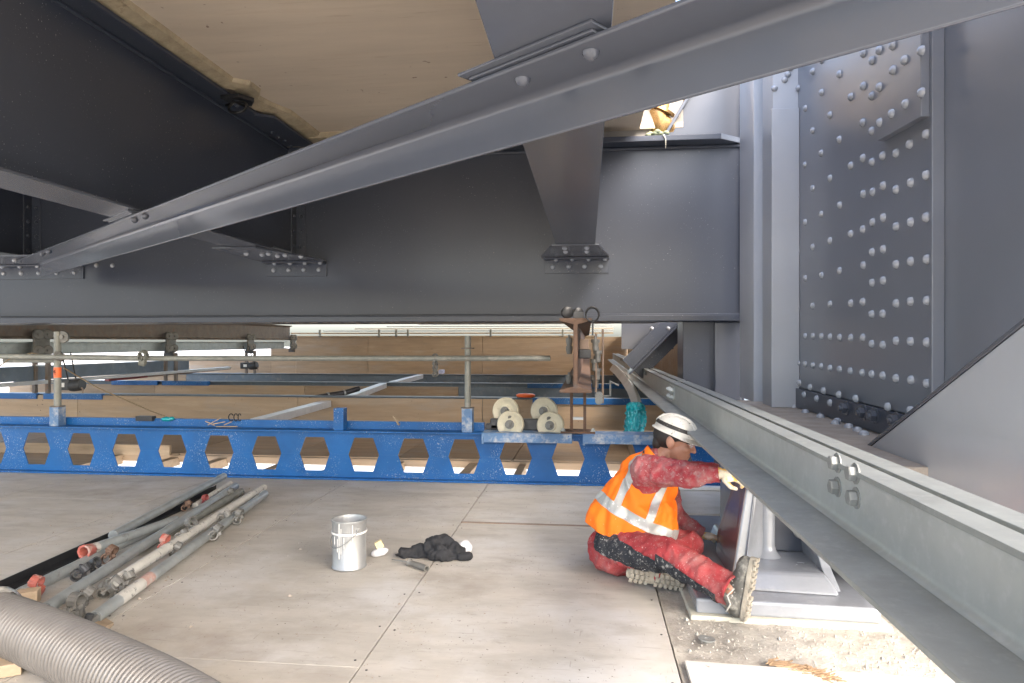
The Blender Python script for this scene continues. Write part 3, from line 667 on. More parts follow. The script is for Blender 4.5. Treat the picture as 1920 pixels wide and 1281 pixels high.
# plinth, sloped front, core post, recessed cheek with pin, right rib
MB().add([(0.79, 3.57, BT + .001), (1.25, 3.53, BT + .001), (1.32, 4.6, BT + .001), (0.79, 4.6, BT + .001), (0.82, 3.67, BT + .075), (1.21, 3.64, BT + .075), (1.28, 4.6, BT + .075), (0.82, 4.6, BT + .075)],
         [(0, 3, 2, 1), (4, 5, 6, 7), (0, 1, 5, 4), (1, 2, 6, 5), (2, 3, 7, 6), (3, 0, 4, 7)]).build('plinth', 'steel_wet', bear, bevel=0.02)
PT = BT + 0.076
MB().add([(0.823, 3.70, PT), (0.96, 3.90, PT), (0.96, 4.0, PT), (0.823, 4.0, PT), (0.92, 3.84, 0.74), (0.975, 3.92, 0.74), (0.975, 4.0, 0.74), (0.92, 4.0, 0.74)],
         [(0, 3, 2, 1), (4, 5, 6, 7), (0, 1, 5, 4), (1, 2, 6, 5), (2, 3, 7, 6), (3, 0, 4, 7)]).build('sloped_web', 'steel_wet', bear, bevel=0.006)
MB().lathe([(0.075, 0), (0.05, 0.03), (0.042, 0.06), (0.042, 0.6)], (0.99, 3.93, PT), (0, 0, 1), 18).build('core_post', 'steel_wet', bear, smooth=60)
MB().box((1.0, 4.02, PT), (1.24, 4.07, 0.76)).build('recessed_cheek', 'steel', bear, bevel=0.006)
MB().lathe([(0.03, 0), (0.03, 0.035), (0.026, 0.04), (0, 0.04)], aY(1497, 997, 4.018), (0, -1, 0), 18).build('pin', 'bolt_zinc', bear, smooth=40)
arc = [(1.215, 3.58)]
rr_ = MB()
for i in range(9):
    f = i / 8; y = 3.58 + 0.42 * f ** 0.6; z = BT + 0.01 + 0.66 * f
    rr_.v += [Vector((1.215 - 0.08 * f, y, z)), Vector((1.262 - 0.08 * f, y, z)), Vector((1.262 - 0.08 * f, 4.2, z)), Vector((1.215 - 0.08 * f, 4.2, z))]
for i in range(8):
    for k in range(4): rr_.f.append((i * 4 + k, i * 4 + (k + 1) % 4, i * 4 + 4 + (k + 1) % 4, i * 4 + 4 + k))
rr_.f += [(3, 2, 1, 0), (32, 33, 34, 35)]
rr_.build('curved_rib', 'steel_wet', bear, bevel=0.006)
MB().box((0.86, 4.08, PT), (1.38, 4.6, 0.755)).build('core_block', 'steel_wet', bear, bevel=0.01)

# ================================================================== GALVANISED RUNWAY BEAM in the foreground
BX = 0.70
def zb(h): return CAMZ - h
gal = thing('galvanised_runway_beam', 'long galvanised steel runway beam receding from the lower right corner', 'beam', (BX, 3, zb(0.52)))
wt, fz = 0.006, zb(0.515)
rf = 0.02
def ibeam(y0, y1, name, m, parent, dx=0.0, dz=0.0, bev=0.0015):
    MB().prism([(BX + x + dx, z + dz) for x, z in ((-.150, fz), (.150, fz), (.150, fz + .013), (.03, fz + .0175), (-.03, fz + .0175), (-.150, fz + .013))], 'y', y0, y1).build('bottom_flange', 'galvanised_shade', parent, bevel=bev)
    MB().prism([(BX + x + dx, z + dz) for x, z in ((.055, zb(.35)), (.055, zb(.336)), (-.012, zb(.336)), (-.012, zb(.35)))], 'y', y0, y1).build('top_flange', 'galvanised_shade', parent, bevel=bev)
    pr = [(wt + rf, fz + 0.018)]
    for i in range(1, 5):
        a = math.pi / 2 * i / 5; pr.append((wt + rf - rf * math.sin(a), fz + 0.018 + rf - rf * math.cos(a)))
    pr += [(wt, fz + 0.018 + rf), (wt, zb(0.3505)), (-wt, zb(0.3505)), (-wt, fz + 0.018 + rf)]
    for i in range(1, 5):
        a = math.pi / 2 * i / 5; pr.append((-wt - rf + rf * math.cos(a), fz + 0.018 + rf - rf * math.sin(a)))
    pr += [(-wt - rf, fz + 0.018)]
    return MB().prism([(BX + x + dx, z + dz) for x, z in pr], 'y', y0, y1).build(name, m, parent, smooth=35, bevel=bev)
yj = aX(1262, 720, BX).y
ibeam(-0.6, yj, 'near_length', 'galvanised', gal)
ibeam(yj + 0.012, 19.5, 'far_length', 'galvanised', gal, dz=-0.003)
an2 = [(0.080, 0.338), (0.150, 0.338), (0.150, 0.352), (0.094, 0.352), (0.094, 0.40), (0.080, 0.40)]
MB().prism([(BX + x, zb(h)) for x, h in an2], 'y', -0.6, yj + 0.2).build('rear_angle', 'galvanised_shade', gal, bevel=0.002)
MB().prism([(BX + x - 0.004, zb(h)) for x, h in an2], 'y', yj + 0.3, 19.4).build('rear_angle', 'galvanised_shade', gal)
for y in (0.5, 2.0, 4.0, yj - 0.2, yj + 0.5, 9, 13, 17):
    MB().box((BX + wt + 0.002, y - 0.02, zb(0.40)), (BX + 0.0795, y + 0.02, zb(0.375))).build('spacer', 'galvanised', gal)
spl = MB().box((BX - wt - 0.009, yj - 0.16, fz + 0.05), (BX - wt - 0.0005, yj + 0.16, zb(0.36))).build('splice_plate', 'galvanised', gal, bevel=0.004)
SB = hex_mesh(0.020, 0.016, 0.010, 0.55, 0.003); SB.materials.append(MATS['galvanised'])
for dy in (-0.11, -0.05, 0.05, 0.11):
    for h in (0.40, 0.455):
        link('bolt', SB, None, spl, M=orient((BX - wt - 0.009, yj + dy, zb(h)), (-1, 0, 0), 0.3))
NB = hex_mesh(0.021, 0.020, 0.0, 0.5, 0.003); NB.materials.append(MATS['bolt_zinc'])
for u, v in ((1571, 868), (1605, 888), (1571, 913), (1606, 934)):
    link('bolt', NB, None, gal, M=orient(aX(u, v, BX - wt), (-1, 0, 0), 0.25))
for u, vs in ((1212, (684, 690)), (1184, (668, 672)), (1165, (656, 660))):
    for v in vs:
        p = aX(u, v + 2, BX - wt); link('bolt', SB, None, gal, M=orient((BX - wt, p.y, min(max(p.z, zb(.47)), zb(.38))), (-1, 0, 0), 0.25))
for y in (10.6, 14.2, 17.8):
    MB().box((BX - 0.05, y - 0.04, 0.483), (BX + 0.05, y + 0.04, fz - 0.004)).build('support_block', 'dark_machine', gal)

# ================================================================== CASTELLATED BLUE BEAMS
def castellated(y, x0, x1, label, detail=True, m='blue_paint', mtop='blue_paint', ztop=0.48):
    t = thing('castellated_beam', label, 'beam', ((x0 + x1) / 2, y, 0), 'blue castellated beams across the platform')
    n = round((x1 - x0) / 0.5); w = MB(); th = 0.006
    if detail:
        w.box((x0, y - th, 0.017), (x1, y + th, 0.075)); w.box((x0, y - th, 0.405), (x1, y + th, ztop - 0.016))
        for i in range(n + 1):
            cx = x0 + i * 0.5
            w.prism([(cx - .155, .075), (cx + .155, .075), (cx + .095, .238), (cx + .155, .405), (cx - .155, .405), (cx - .095, .238)], 'y', y - th, y + th)
    else:
        w.box((x0, y - th, 0.017), (x1, y + th, ztop - 0.016))
    w.build('web', m, t)
    MB().box((x0, y - 0.085, 0.001), (x1, y + 0.085, 0.0165)).build('bottom_flange', m, t, bevel=0.002)
    MB().box((x0, y - 0.085, ztop - 0.0155), (x1, y + 0.085, ztop)).build('top_flange', mtop, t, bevel=0.002)
    if detail:
        for i in range(n + 1):
            cx = x0 + i * 0.5
            MB().box((cx - 0.095, y - th - 0.0035, 0.2365), (cx + 0.095, y - th - 0.0002, 0.2405)).build('weld_seam', m, t)
    return t
Y1 = 6.5
bx0 = aY(28, 830, Y1).x
nb = castellated(Y1, bx0 - 1.5, bx0 - 1.5 + 0.5 * 19, 'blue castellated steel beam with hexagonal holes along the near platform edge')
bxe = bx0 - 1.5 + 0.5 * 19
Zb1 = 0.48
# rail on top behind, stubs and channels
MB().box((bx0 - 1.5, Y1 + 0.095, Zb1 - 0.01), (aY(905, 800, Y1).x, Y1 + 0.15, Zb1 + 0.075)).build('back_rail', 'blue_paint', nb, bevel=0.003)
stub_x = [aY(108, 790, Y1).x, aY(638, 790, Y1).x, aY(877, 800, Y1).x]
for i, sx in enumerate(stub_x):
    h = (0.20, 0.215, 0.23)[i]; q = 0.05
    s_ = MB()
    for a, b in ((( -q, -q), (q, -q + .006)), ((-q, q - .006), (q, q)), ((-q, -q + .006), (-q + .006, q - .006)), ((q - .006, -q + .006), (q, q - .006))):
        s_.box((sx + a[0], Y1 + a[1], Zb1 + 0.001), (sx + b[0], Y1 + b[1], Zb1 + h))
    s_.build('post_socket', ('blue_dusty', 'blue_paint', 'blue_dusty')[i], nb)
for u0, u1 in ((905, 1073), (1093, 1320)):
    xa_, xb_ = aY(u0, 825, Y1 - .1).x, aY(u1, 825, Y1 - .1).x
    c = MB(); c.box((xa_, Y1 - 0.16, Zb1 + 0.0005), (xb_, Y1 + 0.09, Zb1 + 0.012)); c.box((xa_, Y1 - 0.16, Zb1 - 0.075), (xb_, Y1 - 0.148, Zb1 - 0.0005)); c.box((xa_, Y1 - 0.147, Zb1 - 0.075), (xb_, Y1 - 0.095, Zb1 - 0.065))
    c.box((xa_, Y1 - 0.17, Zb1 - 0.09), (xa_ + .02, Y1 - 0.1601, Zb1 + 0.012))
    c.build('capping_channel', 'blue_dusty', nb, bevel=0.002)
# pale lip under the beam towards the platform end
MB().box((aY(1240, 930, Y1).x, Y1 - 0.16, 0.002), (bxe + .3, Y1 - 0.09, 0.03)).build('foot_strip', 'white_paint', nb)

BL = [(10.6, 'second blue beam, low behind the near castellated beam'), (14.2, 'third blue beam back, under the hanging posts'), (17.8, 'farthest blue beam before the plywood wall')]
beams = []
for y, lab in BL:
    t = castellated(y, -13.0, 3.0, lab, False, 'blue_grey', 'blue_grey')
    beams.append(t)
    for u0, u1 in {10.6: ((-60, 82), (95, 203), (1000, 1240)), 14.2: ((218, 303), (312, 398), (990, 1210)), 17.8: ()}[y]:
        xa_, xb_ = aY(u0, 750, y).x, aY(u1, 750, y).x
        MB().box((xa_, y - 0.16, Zb1 - 0.09), (xb_, y - 0.087, Zb1 + 0.004)).build('capping_channel', 'blue_paint', t, bevel=0.003)
# plywood facing boards on the far beams
def facing(y, z0, z1, spans, label, mats, cat='boards'):
    t = thing('facing_boards', label, cat, (-4, y, z0), 'boards closing the sides of the far bays')
    for (a, b), m in zip(zip(spans[:-1], spans[1:]), mats):
        MB().box((a + .004, y - 0.02, z0), (b - .004, y, z1)).build('board', m, t, bevel=0.002)
def X_(u, y): return aY(u, 700, y).x
facing(10.49, 0.002, 0.455, [-13, X_(148, 10.5), X_(560, 10.5), X_(905, 10.5), 3.0], 'brown plywood boards on the second blue beam', ['plywood_side'] * 4)
facing(14.09, 0.002, 0.40, [-13, X_(60, 14.1), X_(292, 14.1), X_(572, 14.1), X_(860, 14.1), 3.0], 'boards on the third beam, partly grey sheet steel', ['plywood_side', 'plywood_side', 'plywood_side', 'plywood_side', 'blue_grey'])
facing(17.69, 0.002, 0.44, [-13, X_(350, 17.7), X_(800, 17.7), 3.0], 'grey sheet boards on the farthest blue beam', ['plywood_side', 'blue_grey', 'blue_grey'])
# end wall of plywood
ew = thing('plywood_end_wall', 'tall brown plywood wall closing the far end of the platform', 'wall', (-4, 22, 0))
us = [555, 690, 905, 1075, 1240, 1330]
for a, b in zip(us[:-1], us[1:]):
    MB().box((X_(a, 22) + .006, 22, 0.0), (X_(b, 22) - .006, 22.03, 1.50)).build('panel', 'plywood_side', ew, bevel=0.002)
MB().box((X_(508, 22), 22, 0), (X_(555, 22) - .006, 22.03, 1.12)).build('panel', 'plywood_side', ew)
MB().box((X_(345, 22), 22, 0), (X_(508, 22) - .006, 22.03, 0.86)).build('panel', 'plywood_side', ew)
MB().box((X_(100, 22), 22, 0), (X_(345, 22) - .006, 22.03, 0.62)).build('panel', 'plywood_pale', ew)
MB().box((X_(560, 22), 22.031, 0.0), (X_(1330, 22), 22.05, 1.49)).build('backing', 'plywood_side', ew)
MB().box((X_(555, 22), 21.93, 1.50), (X_(1120, 22), 22.03, 1.54)).build('top_batten', 'raw_timber', ew)
for u in (600, 711, 743, 765, 920, 1055):
    p = aY(u, 625, 21.9); MB().box((p.x - .03, 21.86, 1.50), (p.x + .03, 21.92, 1.74)).build('wall_clamp', 'old_tube', ew)

sw_ = thing('lengthened_plywood_side_wall', 'plywood wall along the right side of the far bays, behind the runway beam, its long run added to cut the sun', 'wall', (1.25, 14, 0))  # some plywood stands at this side; long run added to cut the sun
for a, b in ((7.7, 9.3), (9.3, 11.7), (11.7, 14.1), (14.1, 16.5), (16.5, 19.2), (19.2, 21.95)):
    MB().box((1.25, a + .004, 0.0), (1.28, b - .004, 1.7)).build('panel', 'plywood_side', sw_, bevel=.002)
for k, (z, y) in enumerate(((1.60, 22.06), (1.68, 22.3), (1.76, 22.6), (1.845, 23.0), (1.93, 23.5))):
    MB().box((X_(545 + 60 * k, y), y, z), (X_(1150, y), y + .05, z + .045 - .004 * k)).build('slat', ('raw_timber', 'white_rail', 'soffit_wood', 'white_rail', 'white_rail')[k], ew)

# ================================================================== RUSTY RUNWAY BEAMS
def rusty(x, y0, y1, ztop, h, b, label, m='rust'):
    t = thing('rusty_runway_beam', label, 'beam', (x, y0, ztop - h), 'rusty runway beams hung under the bridge')
    tw = 0.018; ft = 0.028
    pr = [(-b/2, 0), (b/2, 0), (b/2, ft*.7), (tw, ft*1.9), (tw, h - ft*1.9), (b/2, h - ft*.7), (b/2, h), (-b/2, h), (-b/2, h - ft*.7), (-tw, h - ft*1.9), (-tw, ft*1.9), (-b/2, ft*.7)]
    MB().prism([(x + a, ztop - h + z) for a, z in pr], 'y', y0, y1).build('rolled_section', m, t, bevel=0.004)
    return t
cr = aY(1079, 595, 5.72)
rb = rusty(cr.x, 5.72, 19.8, 1.545, 0.625, 0.27, 'deep rusty beam seen end-on in the middle, above the blue beam')
hb = thing('beam_hoist_gear', 'black hoist gear with a hose coil on the rusty beam end', 'hoist', (cr.x, 5.9, 1.545))
for dx, r_ in ((-.07, .05), (.02, .045)):
    MB().lathe([(r_ * .4, -.03), (r_, -.025), (r_, .02), (r_ * .5, .03), (0, .03)], (cr.x + dx, 5.82, 1.546 + r_), (0.3, -1, 0), 14).build('pulley', 'black_iron', hb, smooth=40)
MB().tube([Vector((cr.x + .14 + .055 * math.cos(a), 5.80 - .01 * a, 1.575 + .06 * math.sin(a))) for a in [i * .4 for i in range(40)]], 0.008, 7).build('hose_coil', 'black_rubber', hb, smooth=180)
MB().box((cr.x - .02, 5.78, 1.546), (cr.x + .07, 5.86, 1.60)).build('bracket', 'dark_machine', hb, bevel=.004)
MB().box((cr.x + .135, 5.72, 1.40), (cr.x + .15, 5.8, 1.545)).build('side_strap', 'dark_machine', hb)
# cluster of clamps and screws on its right side
tr = thing('screw_clamps', 'dark screw jack clamps on the side of the deep rusty beam', 'clamps', (cr.x + .16, 6.0, 0.9))
MB().box((cr.x + .03, 6.05, 1.28), (cr.x + .11, 6.2, 1.37)).build('motor_box', 'brown_steel', tr, bevel=.006)
MB().box((cr.x + .02, 6.02, 1.20), (cr.x + .13, 6.22, 1.279)).build('drive_housing', 'dark_machine', tr, bevel=.01)
for i, (dx, z) in enumerate(((.17, 1.32), (.19, 1.22), (.165, 1.14), (.185, 1.06), (.17, .985))):
    MB().lathe([(.012, -.05), (.028, -.05), (.028, .02), (.04, .02), (.04, .05), (.012, .05), (.012, .08), (0, .08)], (cr.x + dx, 6.12 + .02 * i, z), (0, 0, 1), 10).build('screw_nut', 'grey_machine', tr, smooth=30)
for dx, z0, z1 in ((.175, .9, 1.42), (.235, .80, 1.46)):
    MB().tube([(cr.x + dx, 6.14, z0), (cr.x + dx, 6.14, z1)], .010, 8).build('threaded_rod', 'brown_steel', tr, smooth=60)
MB().tube([(cr.x + .235, 6.14, .86), (cr.x + .30, 6.10, .87), (cr.x + .30, 6.08, 1.0), (cr.x + .37, 6.04, .965)], .009, 8).build('crank_handle', 'bolt_zinc', tr, smooth=60)
for z in (.83, .87): MB().lathe([(0, -.02), (.035, -.02), (.035, .02), (0, .02)], (cr.x + .2, 6.1, z), (0, 1, 0.2), 12).build('crank_gear', 'bolt_zinc', tr, smooth=30)
for i, z in enumerate((1.35, 1.28, 1.02)):
    MB().lathe([(0, -.04), (.02, -.04), (.03, 0), (.03, .03), (.012, .03), (.012, .06), (0, .06)], (cr.x - .06, 6.0, z), (0, 0, 1), 10).build('screw_nut', 'grey_machine', tr, smooth=30)
# ladder-like rusty stand between it and the blue beam
def ladder_post(x, y, z0, z1, w, label, m='rust', rungs=2, th=.028):
    t = thing('hanger_frame', label, 'hanger', (x, y, z0), 'hanger frames between runway beams and blue beams')
    for s_ in (-1, 1): MB().box((x + s_ * w / 2 - th / 2, y - .03, z0), (x + s_ * w / 2 + th / 2, y + .03, z1)).build('upright', m, t, bevel=.002)
    for i in range(rungs):
        z = z0 + (z1 - z0) * (0.3 + .45 * i); MB().box((x - w / 2 + th / 2, y - .02, z - .012), (x + w / 2 - th / 2, y + .02, z + .012)).build('rung', 'white_rail', t)
    return t
lp_ = ladder_post(aY(1084, 780, 6.5).x, 6.5, Zb1 + .014, 0.919, .125, 'slim rusty ladder-like stand under the deep rusty beam', rungs=1)
ft_ = MB().box((lp_.location.x - .16, 6.38, Zb1 + .0125), (lp_.location.x + .16, 6.6, Zb1 + .03)).build('foot_plate', 'rust', lp_)
for dx in (-.14, .14): link('bolt', SB, None, lp_, M=orient((lp_.location.x + dx, 6.42, Zb1 + .03), (0, 0, 1)))

XL = -9.35
rusty(XL, 8.0, 20.6, 1.85, 0.46, 0.20, 'long rusty runway beam receding on the far left under the girder', 'rust_grey')
lg = thing('lower_runway_rail', 'grey galvanised rail slung below the long rusty runway beam', 'rail', (XL + .05, 9, 1.1))
MB().prism([(XL - .05, 1.345), (XL + .10, 1.345), (XL + .10, 1.33), (XL + .01, 1.325), (XL + .01, 1.155), (XL + .10, 1.15), (XL + .10, 1.135), (XL - .05, 1.135)], 'y', 8.0, 20.2).build('rail_section', 'galvanised_tube', lg)
tl_y = [10.6, 14.2, 17.8, 20.5]
lab_t = ['dark trolley on the long rusty beam nearest the scaffold post', 'clover shaped trolley with round rollers, second along the rusty beam', 'small trolley third along the long rusty beam', 'last trolley at the far end of the long rusty beam']
for y, lab in zip(tl_y, lab_t):
    t = thing('beam_trolley', lab, 'trolley', (XL + .16, y, 1.15), 'trolleys on the long rusty beam')
    x = XL + .16
    pl_ = []
    for k in range(24):
        a = k / 24 * 2 * math.pi; r_ = .20 + .035 * math.cos(4 * a); pl_.append((y + r_ * math.sin(a + .78) * .95, 1.33 + r_ * math.cos(a + .78) * 1.25))
    MB().prism(pl_, 'x', x - .02, x + .02).build('side_plate', 'grey_machine', t, bevel=.003)
    for dy in (-.1, .1):
        for dz in (-.13, .14):
            MB().lathe([(0, 0), (.085, 0), (.09, .02), (.075, .035), (.025, .035), (.025, .055), (0, .055)], (x + .021, y + dy, 1.33 + dz), (1, -.4, 0), 14).build('roller', 'grey_machine', t, smooth=40)
    MB().box((x - .12, y - .06, 1.02), (x + .05, y + .06, 1.14)).build('yoke', 'dark_machine', t, bevel=.006)
labs = ['rusty hanger frame on the second blue beam, behind the tagged post', 'rusty hanger frame under the clover shaped trolley', 'thin dark hanger frame under the third trolley']
for y, lab in zip(tl_y[:3], labs):
    ladder_post(XL + .16, y, Zb1 + .002, 1.10, .24, lab, 'rust_grey', 2, .06)
# galvanised rails lying to the left
for i, (p, q, lab) in enumerate((((0, 706, 9.4), (350, 684, 15.5), 'blue grey steel beam lying aslant on the left, upper'), ((0, 727, 9.2), (430, 690, 16.5), 'light blue grey beam aslant on the left, lower'))):
    a, b = aY(*p), aY(*q)
    if i == 0:
        o = MB().bar(a + Vector((-1.5, -1.5, 0.0)) * .3, b, .12, .24).build('slanting_beam', 'blue_grey', bevel=.004)
    else:
        o = MB().bar(a + Vector((-1.5, -1.5, 0.0)) * .3, b, .10, .06).build('slanting_beam', 'white_rail', bevel=.004)
    tag(o, lab, 'beam')
rbm = thing('red_channel_bar', 'red and brown steel bar lying across the far left bay', 'bar', aY(200, 712, 13.9))
a, b = aY(200, 711, 13.6), aY(427, 690, 16.8); m_ = a.lerp(b, .28)
MB().bar(a, m_, .14, .09).build('painted_end', 'red_steel', rbm, bevel=.003); MB().bar(m_, b, .13, .08).build('bare_length', 'brown_steel', rbm, bevel=.003)
# chain hoists hanging at the left
for i, (u, v, y, s_, lab) in enumerate(((130, 722, 10.2, 1.0, 'dark electric hoist hanging by the tagged scaffold post'), (467, 686, 17.0, .95, 'small dark hoist hanging beside the third trolley'))):
    c = aY(u, v, y); t = thing('chain_hoist', lab, 'hoist', c, 'small hoists hanging on the left')
    MB().box(c + Vector((-.22, -.08, -.08)) * s_, c + Vector((.05, .08, .09)) * s_, None).build('motor_body', 'dark_machine', t, bevel=.012)
    MB().box(c + Vector((-.12, -.085, -.03)) * s_, c + Vector((-.02, -.0805, .04)) * s_, None).build('rating_plate', 'white_paint', t)
    MB().lathe([(0, -.1), (.09, -.1), (.1, -.06), (.1, .06), (.09, .1), (0, .1)], c + Vector((.13, 0, .0)) * s_, (1, 0, .15), 16).build('gear_case', 'dark_machine', t, smooth=40)
    MB().tube([c + Vector((.2, -.03, -.02)), c + Vector((.26, -.03, -.06)), c + Vector((.26, -.03, -.13))], .014, 7).build('hook', 'brown_steel', t, smooth=60)
    for dx, tx in ((-.02, -.22), (.12, -.06)):
        MB().tube([c + Vector((dx, 0, .08)), c + Vector((tx, .1, .52))], .011, 6).build('chain', 'black_iron', t, smooth=60)

# ================================================================== SCAFFOLD RAILS on the near blue beam
def tube_thing(a, b, r_, label, m='old_tube', group=None, name='scaffold_tube'):
    return tag(MB().pipe(a, b, r_).build(name, m, smooth=40), label, 'tube', group)
RYY = Y1 - 0.02
tube_thing(aY(215, 672, RYY - .06), aY(1032, 672, RYY - .06), .026, 'long horizontal scaffold tube forming a handrail above the blue beam', group='handrail tubes')
tube_thing(aY(-80, 667, RYY - .05), aY(262, 672, RYY - .12), .028, 'left handrail tube joined to the long one by a rough coupler', group='handrail tubes')
tube_thing(aY(8, 676, RYY + .06), aY(112, 676, RYY + .06), .026, 'short tube end tucked behind the tagged scaffold post', group='handrail tubes')
def post(i, utop, vtop, label, collars, r_):
    x = stub_x[i]; t = thing('scaffold_post', label, 'post', (x, Y1, Zb1), 'upright posts in the blue sockets')
    z1 = aY(utop, vtop, Y1).z
    MB().pipe((x, Y1, Zb1 + .03), (x, Y1, z1), r_).build('tube', 'old_tube', t, smooth=40)
    for z in collars: MB().lathe([(r_, -.006), (r_ + .035, -.006), (r_ + .035, .004), (r_, .006)], (x, Y1, z), (0, 0, 1), 20).build('collar', 'rust_grey', t, smooth=40)
    return t
po = post(0, 108, 622, 'scaffold post with an orange numbered tag at the far left', (Zb1 + .201,), .034)
MB().lathe([(.0348, 0), (.0355, 0), (.0355, .105), (.0348, .105)], (stub_x[0], Y1, aY(108, 708, Y1).z), (0, 0, 1), 20).build('orange_tag', 'orange_tape', po, smooth=60)
nz_ = aY(108, 700, Y1).z; nx_ = stub_x[0] - .002; f_ = Y1 - .0372     # the hand-written 4
for a, b in (((nx_ - .014, nz_ + .012), (nx_ + .004, nz_ + .036)), ((nx_ - .016, nz_ + .013), (nx_ + .014, nz_ + .009)), ((nx_ + .004, nz_ + .036), (nx_ + .002, nz_ - .018))):
    MB().bar((a[0], f_, a[1]), (b[0], f_, b[1]), .006, .002, up=(0, 1, 0)).build('tag_stroke', 'black_marker', po)
po2 = post(2, 877, 630, 'paint spattered scaffold post with two collars right of centre', (Zb1 + .232, aY(877, 653, Y1).z), .030)
MB().lathe([(.030, -.02), (.044, -.02), (.044, .02), (.030, .02)], (stub_x[2], Y1, aY(877, 673, Y1).z), (0, 0, 1), 16).build('red_coupler', 'red_paint', po2, smooth=40)
MB().lathe([(0, 0), (.022, 0), (.022, .03), (0, .03)], (stub_x[2] + .055, Y1 - .05, aY(877, 673, Y1).z), (.4, -1, 0), 10).build('coupler_bolt', 'grey_machine', po2, smooth=40)
def coupler_mesh():
    m = MB()
    for sgn, ax in ((-1, (1, 0, 0)), (1, (0.25, 1, 0.1))):
        c = Vector((0, 0, sgn * .034)); ax = Vector(ax).normalized(); e = Vector((0, 0, 1)); g = ax.cross(e).normalized()
        pts = [c + (e * math.cos(a) * -sgn + g * math.sin(a)) * .036 for a in [R(40) + i * R(290) / 11 for i in range(12)]]
        for p, q in zip(pts[:-1], pts[1:]): m.bar(p, q, .05, .010, up=(p + q) / 2 - c)
        m.tube([pts[-1] + g * .0 - ax * .0, pts[-1] + (pts[-1] - c) * .9], .007, 6)
        m.lathe([(0, 0), (.013, 0), (.013, .014), (0, .014)], pts[-1] + (pts[-1] - c) * .8, (pts[-1] - c), 6)
        m.bar(pts[0] + (pts[0] - c) * .0, pts[0] + (pts[0] - c) * .75, .03, .010, up=ax)
    return m.mesh('coupler')
CPL = coupler_mesh(); CPL.materials.append(MATS['grey_machine'])
def coupler(loc, rot, label, sc=1.0, m=None, group='scaffold couplers'):
    me = CPL
    if m: me = CPL.copy(); me.materials.clear(); me.materials.append(MATS[m])
    o = link('scaffold_coupler', me, None); o.location = loc; o.rotation_euler = rot; o.scale = (sc,) * 3
    return tag(o, label, 'coupler', group)
coupler(aY(268, 672, RYY - .1), (0.4, 0.2, 0.3), 'rough mortar caked coupler joining the two handrail tubes', 1.1, 'old_tube', 'handrail couplers')
sw = thing('hanging_swivel', 'swivel coupler chain dangling from the handrail right of centre', 'coupler', aY(816, 700, RYY - .08), 'handrail couplers')
for i, v in enumerate((672, 686, 698)):
    link('swivel_half', CPL, None, sw, M=Matrix.Translation(aY(816, v, RYY - .06 - .015 * i)) @ Matrix.Rotation(i * 1.2, 4, 'Z') @ Matrix.Scale(.62, 4))
coupler(aY(112, 668, Y1 - .06), (1.2, 0.3, 0.2), 'coupler tying the tagged post to the left handrail', 1.0, None, 'handrail couplers')
for u in (105, 117): pass
# wheel at the tagged post's head
hd = MB().lathe([(0, -.02), (.06, -.02), (.065, .0), (.06, .02), (.02, .02), (.02, .04), (0, .04)], aY(118, 632, Y1 + .02), (.3, -1, 0), 18).build('post_head_roller', 'grey_machine', po, smooth=40)

# ================================================================== THINGS ON AND BEHIND THE BLUE BEAM
def wheel_truck():
    c0 = aY(990, 785, Y1 + .02)
    t = thing('roller_truck', 'roller truck with four cream nylon wheels standing on the blue beam', 'trolley', (c0.x, Y1, Zb1 + .013))
    for u, v, y, nm in ((948, 771, Y1 + .19, 'far'), (957, 796, Y1 - .02, 'near'), (1020, 771, Y1 + .19, 'far'), (1032, 798, Y1 - .02, 'near')):
        c = aY(u, v, y); r_ = .132 if nm == 'near' else .135
        ax = Vector((-.22, -1, .10))
        w = MB().lathe([(0, -.03), (r_ * .9, -.03), (r_, -.02), (r_, .012), (r_ * .93, .022), (r_ * .86, .02), (r_ * .74, .006), (r_ * .45, .004), (r_ * .42, .02), (0, .02)], c, ax, 30).build('wheel', 'nylon', t, smooth=40)
        MB().lathe([(0, .02), (.045, .02), (.045, .03), (.03, .03), (.03, .055), (.02, .06), (.02, .08), (0, .08)], c, ax, 12).build('hub', 'grey_machine', w, smooth=35)
    for u, v in ((957, 784), (1030, 786)):
        MB().tube([aY(u, v, Y1 - .02), aY(u - 12, v - 16, Y1 + .2)], .022, 10).build('axle', 'grey_machine', t, smooth=60)
    b0, b1 = aY(920, 795, Y1 + .10), aY(1070, 795, Y1 + .10)
    MB().box((b0.x, Y1 + .06, Zb1 + .014), (b1.x - .1, Y1 + .14, Zb1 + .12)).build('truck_frame', 'dark_machine', t, bevel=.01)
    MB().box((b0.x - .05, Y1 + .06, Zb1 + .014), (b0.x + .08, Y1 + .16, Zb1 + .07)).build('end_block', 'dark_machine', t, bevel=.015)
wheel_truck()
